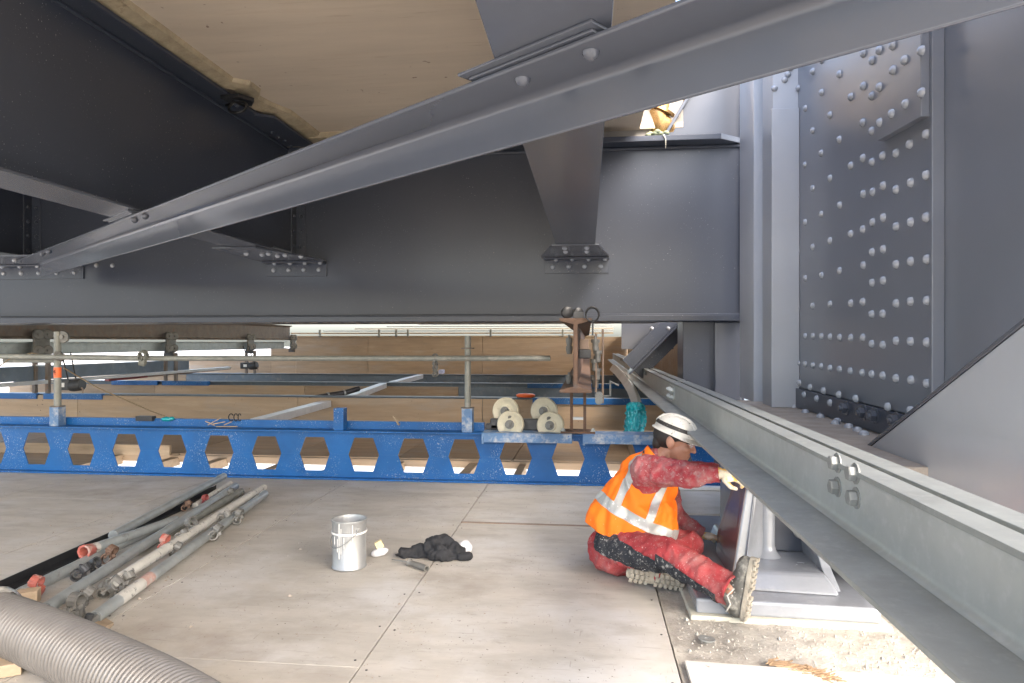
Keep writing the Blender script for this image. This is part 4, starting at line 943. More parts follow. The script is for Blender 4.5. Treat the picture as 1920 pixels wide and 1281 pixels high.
# curved galvanised rail with a teal sheet wrapped on its end
cv = thing('curved_rail', 'curved galvanised rail end bending down beside the runway beam', 'rail', aY(1193, 760, 7.4))
cpts = [aY(1147, 688, 9.6), aY(1158, 698, 9.2), aY(1170, 712, 8.7), aY(1181, 729, 8.2), aY(1189, 748, 7.8), aY(1194, 772, 7.45)]
for nm, w, h, off_ in (('rail_web', .09, .012, 0), ('rail_lip', .012, .05, .045), ('rail_lip', .012, .05, -.045)):
    m = MB()
    for p, q in zip(cpts[:-1], cpts[1:]):
        m.bar(p, q + (q - p) * .03, w, h, up=(-.6, -.6, .4), off=(off_, 0 if nm == 'rail_web' else -.025))
    m.build(nm, 'galvanised', cv)
tb = MB(); ns, nr_ = 84, 60
for j in range(nr_ + 1):
    f = j / nr_; c = aY(1189 + 3 * math.sin(f * 3 + .5), 754 + 58 * f, 7.2 - .12 * f)
    for k in range(ns):
        a = 2 * math.pi * k / ns; q = Vector((math.cos(a) * 1.6, math.sin(a) * 1.6, f * 1.3))
        q += Vector((noise.noise(q * 1.5), noise.noise(q * 1.5 + Vector((5, 0, 0))), noise.noise(q * 1.5 + Vector((0, 5, 0))))) * .7
        fold = .042 * (1 - 2.4 * abs(noise.noise(q * 1.3))) + .026 * (1 - 2.4 * abs(noise.noise(q * 3.1 + Vector((2, 2, 2)))))
        w = (.045 + .022 * math.sin(f * 2.6)) * (1.0 if f > .08 else .45 + f * 7)
        tb.v.append(c + Vector((math.cos(a) * (w + fold * .8), math.sin(a) * (w * .7 + fold * .8), .05 * noise.noise(Vector((math.cos(a) * 2, math.sin(a) * 2, 4))) * max(0, f - .6))))
tb.f = [(j * ns + k, j * ns + (k + 1) % ns, (j + 1) * ns + (k + 1) % ns, (j + 1) * ns + k) for j in range(nr_) for k in range(ns)] + [tuple(range(ns))]
tag(tb.build('teal_plastic_sheet', 'teal_film', smooth=180), 'crumpled teal plastic sheet hanging behind the worker helmet', 'plastic sheet')
# far clutter
dd = thing('diagonal_floor_brace', 'pale grey brace lying aslant across the far bays', 'brace', aY(610, 757, 10.4))
for (p, q, w) in (((480, 793, 8.0), (612, 757, 10.4), .16), ((640, 752, 10.9), (718, 723, 14.0), .16), ((735, 720, 14.4), (788, 706, 17.5), .16)):
    MB().bar(aY(*p), aY(*q), w, .10).build('brace_length', 'white_rail', dd, bevel=.004)
bs = thing('black_sleeve_bar', 'black insulated bar lying on the second blue beam', 'bar', aY(640, 738, 10.6))
sb_ = [aY(580, 748, 10.62), aY(615, 742, 10.7), aY(645, 737, 10.9), aY(672, 729, 11.2)]
MB().tube(sb_, .045, 12).build('sleeve', 'black_rubber', bs, smooth=60)
for p in (sb_[1], sb_[2]): MB().lathe([(.046, -.015), (.055, -.015), (.055, .015), (.046, .015)], p, sb_[2] - sb_[1], 12).build('clip', 'bolt_zinc', bs, smooth=40)
p = aY(984, 751, 10.45)
o = MB().lathe([(.05, 0), (.13, 0), (.15, .015), (.15, .035), (.12, .05), (.05, .05), (.05, 0)], (p.x, 10.6, Zb1 + .004), (0, 0, 1), 22).build('orange_ring', 'orange_plastic', smooth=40)
tag(o, 'flat orange plastic ring on the second blue beam', 'ring')
wr = thing('wire_coil', 'loops of black wire standing at the edge of the blue beam', 'wire', aY(440, 788, 6.55))
for u, w in ((432, 6), (441, 5), (448, 4)):
    c = aY(u, 783, 6.56); MB().tube([c + Vector((w / 200 * math.cos(a), .02 * math.sin(a * .5), .036 * math.sin(a))) for a in [.6 + i * .25 for i in range(21)]], .005, 6).build('wire_loop', 'black_marker', wr, smooth=180)
debris = MB()
for i, (u, v, du, dv) in enumerate(((400, 795, 22, -4), (385, 790, 18, 8), (405, 800, 40, 0), (390, 797, 25, -14), (420, 797, 14, -6))):
    MB
    debris.bar(aY(u, v, 6.5), aY(u + du, v + dv, 6.54), .02, .008)
o = debris.build('wood_scraps', 'raw_timber'); o['kind'] = 'stuff'; o['label'] = 'splintered wood scraps on top of the blue beam'; o['category'] = 'scraps'
o = MB().ball(aY(313, 786, 6.58), (.06, .04, .025)).ball(aY(322, 785, 6.58), (.03, .03, .02)).build('blue_rag', 'teal_film', smooth=180); tag(o, 'small bright blue rag on the near blue beam at left', 'rag')
o = MB().box(aY(262, 788, 6.62), aY(285, 781, 6.55)).build('dark_block', 'black_iron', bevel=.004); tag(o, 'small dark block beside the blue rag on the beam', 'block')
o = MB().bar(aY(738, 780, 6.58), aY(748, 797, 6.56), .02, .012).build('paint_stick', 'raw_timber'); tag(o, 'short wooden stirring stick leaning behind the near blue beam', 'stick')
o = MB().tube([aY(120, 690, 6.55), aY(180, 726, 6.56), aY(280, 770, 6.6), aY(355, 797, 6.62)], .007, 6).build('rope', 'rope', smooth=60); tag(o, 'thin brown rope slanting from the tagged post down to the blue beam', 'rope')
o = MB().tube([aY(-20, 700, 6.4), aY(20, 672, 6.4), aY(60, 662, 6.42), aY(95, 670, 6.45)], .006, 6).build('cable', 'rope', smooth=60); tag(o, 'thin cable drooping over the left handrail tube', 'cable')
o = MB().box(aY(822, 701, 12.0), aY(834, 693, 12.2)).build('lilac_block', 'lilac_plastic', bevel=.01)
tag(o, 'small lilac plastic sleeve on the brace end behind the swivel', 'sleeve')
# small orange bundle and grey bag by the runway beam far back
o = MB()
for i in range(5): o.ball(aY(1172 + i * 3, 697 - (i % 2) * 3, 13.9), (.07, .06, .05), seg=8, rings=6)
tag(o.build('orange_bundle', 'orange_plastic', smooth=180), 'small orange bundle far back beside the runway beam', 'bundle')
for i, (u, y, lab) in enumerate(((1208, 14.2, 'rounded blue grey bracket on the third beam near the runway beam'), (1238, 10.6, 'rounded blue grey bracket on the second beam near the runway beam'))):
    p = aY(u, 700, y)
    o = MB().prism([(p.x - .12, Zb1 + .003), (p.x + .25, Zb1 + .003), (p.x + .25, Zb1 + .2), (p.x - .06, Zb1 + .2), (p.x - .1, Zb1 + .18), (p.x - .12, Zb1 + .13)], 'y', y - .02, y + .02).build('rounded_bracket', 'blue_grey', bevel=.004)
    tag(o, lab, 'bracket', 'brackets on the far beams')

# ================================================================== PILE OF SCAFFOLD TUBES
TR = .031
def ptube(a, b, za, zb_, label, m='galvanised_tube', r_=TR, extra=None):
    t = thing('scaffold_tube', label, 'tube', aZ(a[0], a[1], za), 'scaffold tubes piled on the floor')
    A, B = aZ(a[0], a[1], za), aZ(b[0], b[1], zb_)
    MB().pipe(A, B, r_).build('tube_wall', m, t, smooth=40)
    for f0, f1, mm in extra or ():
        P, Q = A.lerp(B, f0), A.lerp(B, f1)
        MB().lathe([(r_ + .0002, 0), (r_ + .0012, 0), (r_ + .0012, (Q - P).length), (r_ + .0002, (Q - P).length)], P, Q - P, 18).build('paint_band', mm, t, smooth=40)
    return t, A, B
t1, A1, B1 = ptube((178, 1158), (497, 926), .045, .045, 'front scaffold tube of the pile with a pink and yellow painted end', extra=((.08, .17, 'white_tube'), (.17, .21, 'pink_paint')))
d1 = (A1 - B1).normalized()
MB().bar(A1 - d1 * .01, A1 + d1 * .12, .035, .03).build('end_fork', 'grey_machine', t1, bevel=.006)
MB().lathe([(0, -.03), (.018, -.03), (.018, .03), (0, .03)], A1 + d1 * .06 + Vector((0, 0, .01)), (0.3, .2, 1), 10).build('fork_pin', 'dark_machine', t1, smooth=40)
ptube((213, 1092), (494, 914), .07, .06, 'white flaking tube between the front tube and the long grey tube', 'white_tube')
ptube((85, 1142), (442, 912), .06, .06, 'long plain grey tube through the middle of the pile')
ptube((40, 1112), (300, 985), .05, .05, 'grey tube with a red clamp, half buried at the left of the pile')
t5, A5, B5 = ptube((172, 1030), (330, 975), .10, .06, 'short tube on top with an open red flattened end', extra=((.0, .05, 'white_tube'),))
d5 = (A5 - B5).normalized()
MB().lathe([(.030, 0), (.034, .005), (.040, .05), (.044, .075), (.030, .075), (.022, .01)], A5 - d5 * .01, d5, 8).build('flared_end', 'red_paint', t5, smooth=30)
ptube((212, 1004), (420, 893), .085, .085, 'grey tube lying highest at the back of the pile', 'galvanised_tube')
ptube((365, 948), (432, 906), .045, .045, 'short yellow green tube end at the back of the pile', 'white_tube', .022)
ptube((250, 1035), (452, 922), .03, .03, 'darker tube deep in the pile beside the white one', 'old_tube')
ai = thing('angle_iron', 'long black angle iron along the back of the tube pile', 'angle iron', aZ(200, 1010, .03))
P, Q = aZ(-60, 1125, .035), aZ(405, 915, .035)
MB().bar(P, Q, .006, .05, off=(0, 0)).build('upright_leg', 'black_iron', ai); MB().bar(P, Q, .07, .006, off=(.035, -.022)).build('flat_leg', 'black_iron', ai)
dirz = (B1 - A1); az = math.atan2(dirz.y, dirz.x)
for i, (u, v, z, ry, lab, mm, sc) in enumerate((
    (447, 968, .07, .3, 'galvanised coupler hanging on the front tube near its far end', None, 1.0),
    (405, 998, .07, .6, 'galvanised coupler on the front tube, second from its far end', None, 1.0),
    (362, 985, .09, -.4, 'coupler on the white tube where the tubes cross', None, 1.1),
    (308, 1018, .09, .2, 'coupler with a reddish swivel on the white tube', 'red_paint', .95),
    (340, 1003, .08, 1.0, 'small coupler wedged beside the long grey tube', None, .8),
    (205, 1100, .06, .8, 'large open coupler lying by the near end of the white tube', None, 1.2),
    (222, 1108, .045, -.6, 'coupler lying against the front tube near its painted end', None, 1.1),
    (140, 1140, .05, .1, 'open hooked coupler by the near end of the long grey tube', None, 1.25),
    (132, 1152, .03, 1.4, 'lowest coupler on the floor in front of the hose', None, 1.05),
    (152, 1072, .05, .9, 'dark coupler in the shadow inside the pile', 'dark_machine', 1.0),
    (205, 1040, .08, .5, 'rusty coupler clamped on the short red ended tube', 'rust', 1.0),
    (68, 1100, .06, .2, 'bright red clamp on the half buried left tube', 'red_paint', 1.1),
    (350, 948, .07, .7, 'rusty clamp at the back between two tubes', 'rust', .8),
    (232, 1086, .07, 1.2, 'coupler caught between the white tube and the front tube', None, 1.0),
    (330, 1030, .05, .5, 'coupler lying on the floor between the front and white tubes', None, .9),
    (420, 968, .08, 1.1, 'coupler bridging the white and front tubes near the back', None, .9),
    (180, 1062, .06, -.5, 'dark coupler beside the rusty one inside the pile', 'dark_machine', .9),
    (160, 1118, .05, .6, 'coupler leaning on the long grey tube near the hose', None, 1.0),
    (432, 925, .06, .3, 'pale coupler at the far tip of the long grey tube', None, .8),
    (385, 938, .07, -.2, 'dark red clamp at the back end of the pile', 'red_steel', .8))):
    coupler(aZ(u, v, z), (ry, .4 * math.sin(i * 2.1), az + ry * .4), lab, sc * .78, mm)
wd = MB().add([aZ(160, 1196, 0.003), aZ(176, 1208, 0.003), aZ(213, 1172, .003), aZ(198, 1163, .003), aZ(160, 1196, 0.003) + Vector((0, 0, .05)), aZ(176, 1208, 0.003) + Vector((0, 0, .05)), aZ(213, 1172, .003) + Vector((0, 0, .012)), aZ(198, 1163, .003) + Vector((0, 0, .012))],
             [(0, 1, 2, 3), (4, 5, 6, 7), (0, 1, 5, 4), (1, 2, 6, 5), (2, 3, 7, 6), (3, 0, 4, 7)]).build('timber_wedge', 'raw_timber')
tag(wd, 'pale timber wedge under the near end of the front tube', 'wedge')
b0 = aZ(52, 1132, .003)
o = MB().box((-.05, -.04, 0), (.05, .04, .07), Matrix.Translation(b0) @ Matrix.Rotation(.5, 4, 'Z')).build('timber_block', 'raw_timber', bevel=.003); tag(o, 'timber block between the hose and the tube pile', 'block')
b0 = aZ(10, 1262, .003)
o = MB().box((-.14, -.05, 0), (.06, .05, .05), Matrix.Translation(b0) @ Matrix.Rotation(.6, 4, 'Z')).build('timber_offcut', 'raw_timber', bevel=.003); tag(o, 'orange brown timber offcut under the hose at the corner', 'offcut')

# ================================================================== RIBBED HOSE
HR = .117
ctrl = [aZ(-260, 1115, HR + .01), aZ(-120, 1130, HR + .01), aZ(-25, 1158, HR + .01), aZ(75, 1195, HR + .01), aZ(190, 1248, HR + .01), aZ(310, 1310, HR + .01), aZ(440, 1400, HR + .01), aZ(560, 1520, HR + .01)]
def catmull(P, n):
    out = []
    for i in range(1, len(P) - 2):
        for k in range(n):
            t = k / n; a, b, c, d = P[i - 1], P[i], P[i + 1], P[i + 2]
            out.append(.5 * ((2 * b) + (c - a) * t + (2 * a - 5 * b + 4 * c - d) * t * t + (3 * b - a - 3 * c + d) * t ** 3))
    return out
pth = catmull(ctrl, 60)
L_ = [0]
for p, q in zip(pth[:-1], pth[1:]): L_.append(L_[-1] + (q - p).length)
path, rad = [], []
step = .0027; s_ = 0; i = 0
while s_ < L_[-1] - .01:
    while L_[i + 1] < s_: i += 1
    f = (s_ - L_[i]) / max(1e-9, L_[i + 1] - L_[i]); path.append(pth[i].lerp(pth[i + 1], f))
    rad.append(HR + .042 * (abs(math.sin(s_ * math.pi / .026)) ** .5) - .040); s_ += step
hose = thing('ribbed_hose', 'thick grey ribbed extraction hose lying across the lower left corner', 'hose', path[len(path) // 2] - Vector((0, 0, HR)))
MB().tube(path, rad, 36, False).build('corrugated_wall', 'hose_grey', hose, smooth=60)
wrap = MB(); wp = [p for p in catmull(ctrl, 12)[0:15]]
wrap.tube(wp, [HR + .012 + .01 * noise.noise(Vector((k * .9, 0, 0))) + .006 * math.sin(k * 2.1) for k in range(len(wp))], 36, False)
wrap.v = [p + Vector((noise.noise(p * 14), noise.noise(p * 14 + Vector((5, 0, 0))), noise.noise(p * 14 + Vector((0, 9, 0))))) * .014 for p in wrap.v]
wrap.build('film_wrapping', 'plastic_film', hose, smooth=180)

# ================================================================== PAINT TIN, BRUSH, ROLLER, RAG
tc = aZ(655, 1062, 0.003)
tin = thing('paint_tin', 'open silver paint tin with white drips standing on the plywood', 'paint tin', tc)
r_ = .099
MB().lathe([(0, .004), (r_ - .004, .004), (r_, .0), (r_ + .004, .006), (r_, .012), (r_, .205), (r_ + .004, .208), (r_ + .004, .218), (r_, .221), (r_ + .003, .275), (r_ + .007, .282), (r_ + .006, .288), (r_ - .001, .286), (r_ - .004, .27), (r_ - .004, .19)], tc, (0, 0, 1), 40).build('tin_wall', 'tin', tin, smooth=40)
MB().lathe([(0, .195), (r_ - .0045, .195)], tc, (0, 0, 1), 32).build('paint', 'wet_paint', tin)
MB().lathe([(r_ + .0042, .2075), (r_ + .0062, .21), (r_ + .0062, .218), (r_ + .0042, .2195)], tc, (0, 0, 1), 40).build('white_band', 'white_paint', tin, smooth=40)
for a, z1, z0, w in ((-105, .28, .07, .0024), (-98, .25, .10, .0018), (-88, .20, .13, .0022), (-112, .19, .11, .0018), (-60, .27, .17, .0022), (-125, .20, .15, .002)):
    d = Vector((math.cos(R(a)), math.sin(R(a)), 0)); 
    MB().tube([tc + d * (r_ + .004) + Vector((0, 0, z)) for z in (z1, (z1 + z0) / 2, z0 + .01, z0)], [w, w * .8, w * 1.3, w * .6], 8).build('paint_drip', 'white_paint', tin, smooth=180)
for a in (-40, 140):
    d = Vector((math.cos(R(a)), math.sin(R(a)), 0)); MB().lathe([(0, 0), (.014, 0), (.012, .008), (0, .01)], tc + d * r_ + Vector((0, 0, .235)), d, 12).build('handle_ear', 'tin', tin, smooth=40)
MB().tube([tc + Vector((math.cos(R(-40 - 180 * f)) * (r_ + .012), math.sin(R(-40 - 180 * f)) * (r_ + .012), .235 - .10 * math.sin(math.pi * f))) for f in [k / 20 for k in range(21)]], .0025, 6).build('bail_handle', 'bolt_zinc', tin, smooth=180)

bc = aZ(712, 1044, .0)
br = thing('paint_brush', 'white wrapped paint brush with yellow bristles beside the tin', 'brush', bc)
Mb = Matrix.Translation(bc + Vector((0, 0, .028))) @ Matrix.Rotation(R(20), 4, 'Z') @ Matrix.Rotation(R(-12), 4, 'Y')
w_ = MB().ball((0, 0, 0), (.055, .03, .026)); w_.v = [p + Vector((0, 0, .004 * noise.noise(p * 60))) for p in w_.v]
w_.xf(Mb).build('wrapped_handle', 'cloth_white', br, smooth=180)
MB().box((-.022, -.018, .0), (.024, .018, .048), Mb @ Matrix.Translation((.012, .01, .022)) @ Matrix.Rotation(R(-14), 4, 'Y')).build('bristles', 'bristle', br, bevel=.004)
rc = aZ(782, 1062, .02)
ro = thing('paint_roller', 'grey paint roller handle with a thin rod before the rag', 'handle', rc - Vector((0, 0, .02)))
h0, h1 = aZ(766, 1054, .022), aZ(800, 1066, .02); hd_ = (h1 - h0)
MB().lathe([(0, 0), (.020, 0), (.024, .01), (.017, .018), (.016, .05), (.018, .075), (.0185, hd_.length - .012), (.019, hd_.length), (.012, hd_.length), (.012, hd_.length - .02)], h0, hd_, 18).build('grip', 'grey_machine', ro, smooth=40)
MB().tube([h0, aZ(735, 1049, .012)], .004, 8).build('rod', 'bolt_zinc', ro, smooth=60)
# black rag pile (merged after the worker helpers are defined)
rcx, rcy = aZ(805, 1056, 0).x, aZ(805, 1050, 0).y + .07
wc = MB().ball((rcx + .185, rcy + .05, .045), (.05, .05, .045), seg=28, rings=18); wc.v = [p + Vector((1, .5, 1)) * .012 * noise.noise(p * 22) for p in wc.v]
tag(wc.build('white_cloth', 'cloth_white', smooth=180), 'bit of white cloth showing behind the black rag', 'cloth')
p = aZ(1325, 1199, .006)
o = MB().lathe([(.011, 0), (.038, 0), (.038, .005), (.011, .005), (.011, 0)], p, (.05, .05, 1), 24).build('washer', 'bolt_zinc', smooth=40); tag(o, 'flat steel washer lying on the gritty concrete', 'washer')
# torn hole in the pale sheet: splinters
spn = MB()
for k in range(90):
    f = random.random(); u = 1442 + 125 * f + random.uniform(-8, 8); v = 1242 + 34 * f ** 1.3 + random.uniform(-7, 7)
    c = aZ(u, v, .0125); a = random.gauss(-.25, .35); l = random.uniform(.01, .05); w = random.uniform(.002, .007)
    spn.bar(c, c + Vector((math.cos(a) * l, math.sin(a) * l, random.uniform(0, .012))), w, .003)
o = spn.build('splinters', 'splinter', FLOOR); o['kind'] = 'stuff'
for i, (u0, v0, u1, v1) in enumerate(((1440, 1241, 1515, 1252), (1505, 1247, 1545, 1268))):
    MB().bar(aZ(u0, v0, .0128), aZ(u1, v1, .0128), .04, .0012).build('torn_patch', 'splinter', FLOOR)

# ================================================================== THE WORKER
def solid(mb, name, m, parent, voxel=.012, smooth=4, wrinkle=None, cuts=(), shell=False, keep=False, sf=.5):
    """merge overlapping closed shells into one continuous surface"""
    me = mb.mesh(name); ob = bpy.data.objects.new(name, me); COL.objects.link(ob)
    md = ob.modifiers.new('r', 'REMESH'); md.mode = 'VOXEL'; md.voxel_size = voxel; md.use_smooth_shade = True
    if smooth:
        md = ob.modifiers.new('s', 'SMOOTH'); md.iterations = smooth; md.factor = sf
    dg = bpy.context.evaluated_depsgraph_get(); dg.update()
    nm = bpy.data.meshes.new_from_object(ob.evaluated_get(dg)); nm.name = name
    bpy.data.objects.remove(ob)
    bm = bmesh.new(); bm.from_mesh(nm); bm.normal_update()
    if wrinkle:
        amp, sc, st = wrinkle
        ds = []
        for v in bm.verts:
            q = Vector((v.co.x * st[0], v.co.y * st[1], v.co.z * st[2])) * sc
            q += Vector((noise.noise(q * .5), noise.noise(q * .5 + Vector((7, 0, 0))), noise.noise(q * .5 + Vector((0, 7, 0))))) * .8
            ds.append(amp * (1.0 - 2.2 * abs(noise.noise(q))) + amp * .5 * noise.noise(q * 2.7))
        for v, d in zip(bm.verts, ds): v.co += v.normal * d
    for co, no in cuts:
        geom = bm.verts[:] + bm.edges[:] + bm.faces[:]
        bmesh.ops.bisect_plane(bm, geom=geom, plane_co=co, plane_no=no, clear_outer=True)
    bm.to_mesh(nm); bm.free()
    return link(name, nm, m, parent, smooth=180)
def band(src, name, m, parent, planes, push=.003):
    me = src.data.copy(); me.name = name; me.materials.clear()
    bm = bmesh.new(); bm.from_mesh(me); bm.normal_update()
    for co, no in planes:
        bmesh.ops.bisect_plane(bm, geom=bm.verts[:] + bm.edges[:] + bm.faces[:], plane_co=co, plane_no=no, clear_outer=True)
    bm.normal_update()
    for v in bm.verts: v.co += v.normal * push
    bm.to_mesh(me); bm.free()
    return link(name, me, m, parent, smooth=180)

rg = MB()
for dx, dy, z, rx, ry, rz, tz in ((.05, .0, .05, .10, .07, .055, .3), (.02, .03, .075, .075, .05, .04, -.4), (.13, -.01, .035, .075, .055, .045, .2), (-.05, -.01, .03, .09, .045, .03, .1), (-.13, -.03, .02, .08, .032, .022, .35),
                               (-.19, -.045, .012, .05, .022, .013, .3), (.19, -.04, .02, .05, .03, .022, -.3), (.08, -.06, .025, .09, .035, .028, .1), (.0, .05, .045, .07, .05, .04, .8)):
    rg.ball((rcx + dx, rcy + dy, z), (rx, ry, rz), Matrix.Rotation(tz, 3, 'Z') @ Matrix.Rotation(tz * .6, 3, 'Y'))
ob = solid(rg, 'black_rag', 'rag_black', None, .0055, 2, (.024, 11, (1, 1, 1.3)))
for v in ob.data.vertices: v.co.z = max(v.co.z, .004)
tag(ob, 'crumpled black rag heaped on the plywood beside the paint tin', 'rag')

pel = aY(1163, 1028, 4.03)
W = thing('person', 'worker in orange vest, red overalls and white helmet sitting on the platform painting', 'person', (pel.x, pel.y, 0))
belly = aY(1188, 975, 4.03); chest = aY(1212, 905, 4.02); neck0 = aY(1232, 862, 4.0); headc = aY(1266, 826, 3.99)
hipR, hipL = aY(1152, 1026, 3.92), aY(1165, 1022, 4.15)
kneeR = aY(1252, 1040, 3.66); ankR = aY(1366, 1104, 3.40)
kneeL = aY(1290, 1022, 4.02); ankL = aY(1232, 1074, 3.80)
shR, shL = aY(1213, 882, 3.83), aY(1236, 872, 4.2)
elR, wrR = aY(1290, 890, 3.68), aY(1349, 888, 3.64)
elL, wrL = aY(1262, 968, 4.36), aY(1314, 1003, 4.36)
# --- body: one continuous skin mesh (mostly covered)
FW = Vector((math.cos(R(-8)), math.sin(R(-8)), 0)); 
Mh = Matrix.Translation(headc) @ Matrix.Rotation(R(-20), 4, 'Z') @ Matrix.Rotation(R(16), 4, 'Y') @ Matrix.Rotation(R(-4), 4, 'X') @ Matrix.Scale(1.10, 4)
H3 = Mh.to_3x3()
def hp(x, y, z): return Mh @ Vector((x, y, z))
b = MB()
b.capsule(pel, belly, .12, .12); b.capsule(belly, chest, .12, .12); b.capsule(chest, neck0, .12, .05); b.capsule(neck0, hp(-.02, 0, -.06), .058, .055)
for s, e, w in ((shR, elR, wrR), (shL, elL, wrL)): b.capsule(chest.lerp(s, .6), s, .06, .05); b.capsule(s, e, .045, .036); b.capsule(e, w, .036, .026)
for h, k, a in ((hipR, kneeR, ankR), (hipL, kneeL, ankL)): b.capsule(pel, h, .10, .08); b.capsule(h, k, .075, .05); b.capsule(k, a, .05, .036)
# head with face (x forward, z up)
b.ball(hp(-.015, 0, .03), (.098, .076, .098), H3, 22, 14); b.ball(hp(.030, 0, -.035), (.062, .058, .072), H3); b.ball(hp(.058, 0, -.085), (.032, .036, .026), H3)
b.ball(hp(.075, 0, .028), (.02, .056, .018), H3); b.ball(hp(.066, .032, -.022), (.024, .022, .022), H3); b.ball(hp(.066, -.032, -.022), (.024, .022, .022), H3)
b.capsule(hp(.088, 0, .012), hp(.108, 0, -.022), .009, .014); b.ball(hp(.098, .012, -.026), (.011, .009, .008), H3); b.ball(hp(.098, -.012, -.026), (.011, .009, .008), H3)
b.ball(hp(.084, 0, -.052), (.014, .024, .007), H3); b.ball(hp(.080, 0, -.066), (.015, .021, .008), H3)
solid(b, 'body', 'skin', W, .006, 3)
for s in (-1, 1):
    e = MB(); e.ball(hp(-.008, s * .077, -.004), (.022, .010, .034), H3 @ Matrix.Rotation(R(-12), 3, 'Y'), 14, 10); e.ball(hp(-.004, s * .074, -.030), (.010, .009, .012), H3, 10, 8)
    e.build('ear', 'skin', W, smooth=180)
    MB().ball(hp(.080, s * .030, .012), (.010, .013, .008), H3, 12, 8).build('eye', 'white_paint', W, smooth=180)
    MB().ball(hp(.0885, s * .030, .012), (.003, .005, .005), H3, 8, 6).build('iris', 'black_marker', W, smooth=180)
    br_ = MB().capsule(hp(.088, s * .012, .034), hp(.076, s * .050, .036), .005, .004, 8); br_.build('eyebrow', 'hair', W, smooth=180)
hr = MB(); hr.ball(hp(-.035, 0, .02), (.086, .083, .085), H3, 22, 14); hr.ball(hp(-.075, 0, -.03), (.036, .056, .055), H3); hr.ball(hp(.005, -.074, .032), (.035, .012, .03), H3); hr.ball(hp(.005, .074, .032), (.035, .012, .03), H3)
hr.build('hair', 'hair', W, smooth=180)
MB().ball(hp(.088, 0, -.060), (.006, .018, .0025), H3, 10, 6).build('mouth', 'red_steel', W, smooth=180)
# --- trousers
t_ = MB()
t_.ball(pel + Vector((-.02, 0, -.005)), (.165, .20, .135)); t_.ball(pel + Vector((-.06, 0, -.02)), (.12, .19, .11)); t_.capsule(pel, belly, .15, .14)
t_.capsule(hipR, kneeR, .108, .082); t_.capsule(kneeR, ankR.lerp(kneeR, -.06), .082, .070); t_.capsule(hipL, kneeL, .105, .082); t_.capsule(kneeL, ankL.lerp(kneeL, .1), .082, .066)
tr_ = solid(t_, 'trousers', 'red_cloth', W, .011, 3, (.011, 14, (1, 1, 1)), cuts=[(ankR + (kneeR - ankR) * -.07, (ankR - kneeR).normalized())] )
# black panel down the outer side of the right leg
axk = (kneeR - hipR).normalized(); axs = (ankR - kneeR).normalized()
dn_ = Vector((-.1, -.35, -.95)).normalized()
def leg_panel(p0_, p1_, nm, lo, hi, wide, tilt=0.0):
    ax = (p1_ - p0_).normalized(); side = Vector((0, -1, 0)) - ax * ax.dot(Vector((0, -1, 0))); side.normalize(); up_ = ax.cross(side); up_ = up_ if up_.z > 0 else -up_; up_ = (up_ + ax * tilt).normalized()
    c = p0_.lerp(p1_, .5)
    return band(tr_, nm, 'black_cloth', W, [(p0_.lerp(p1_, hi), ax), (p0_.lerp(p1_, lo), -ax), (c, -side), (c + up_ * wide[1], up_), (c + up_ * wide[0], -up_)], .004)
leg_panel(hipR, kneeR, 'thigh_panel', -.30, 1.02, (-.062, .052), .34); leg_panel(kneeR, ankR, 'shin_panel', -.02, .95, (-.11, -.018), .10)
ls = kneeR.lerp(ankR, .86)
for dz in (0, .02): MB().ball(ls + Vector((.03 + dz, -.07, .0 + dz)), (.004, .003, .004), seg=8, rings=5).build('stud', 'bolt_zinc', W, smooth=180)
# --- jacket with sleeves
j_ = MB()
j_.ball(belly, (.15, .16, .14)); j_.capsule(belly, chest, .14, .13); j_.capsule(chest, neck0, .13, .065)
for s, e, w in ((shR, elR, wrR), (shL, elL, wrL)): j_.capsule(chest.lerp(s, .55), s, .10, .082); j_.capsule(s, e, .080, .066); j_.capsule(e, w, .066, .046)
jk = solid(j_, 'jacket', 'red_sleeve', W, .010, 3, (.0105, 15, (1, 1, 1)), cuts=[(wrR, (wrR - elR).normalized()), (wrL, (wrL - elL).normalized())])
co = neck0 + Vector((-.01, 0, .0)); axn = (hp(-.02, 0, -.06) - neck0).normalized()
MB().lathe([(.075, -.03), (.082, -.02), (.080, .012), (.070, .016), (.066, -.02)], co, axn, 24).build('collar', 'black_cloth', W, smooth=60)
# --- vest: wider torso shell, cut at hem, neck and armholes
v_ = MB()
hem = aY(1150, 985, 4.03)
v_.ball(belly + Vector((.01, 0, -.02)), (.20, .215, .19)); v_.ball(aY(1205, 962, 4.02), (.185, .20, .165)); v_.capsule(aY(1160, 985, 4.03), chest, .185, .165); v_.capsule(chest, neck0, .165, .085)
v_.ball(chest.lerp(shR, .55), (.11, .09, .095)); v_.ball(chest.lerp(shL, .55), (.11, .09, .095)); v_.ball(aY(1225, 985, 4.0), (.13, .17, .12))
tax = (chest - pel).normalized()
vest = solid(v_, 'safety_vest', 'vest_orange', W, .010, 4, (.020, 8.5, (1, 1, .45)), cuts=[(aY(1160, 1003, 4.03), Vector((-.40, 0, -.92)).normalized()), (neck0 + Vector((.0, 0, .02)), axn)])
vs_ = vest.modifiers.new('thickness', 'SOLIDIFY'); vs_.thickness = .004; vs_.offset = -1
hx = Vector((.42, 0, .90)).normalized()
pw = aY(1175, 966, 3.84)
band(vest, 'waist_tape', 'reflective', W, [(pw + hx * .030, hx), (pw - hx * .030, -hx)])
vx = Vector((.90, 0, -.42)).normalized(); pv = aY(1238, 930, 3.84)
band(vest, 'chest_tape', 'reflective', W, [(pv + vx * .022, vx), (pv - vx * .022, -vx), (pw + hx * .03, -hx), (Vector((0, 4.02, 0)), (0, 1, 0))])
pb = aY(1175, 900, 3.9)
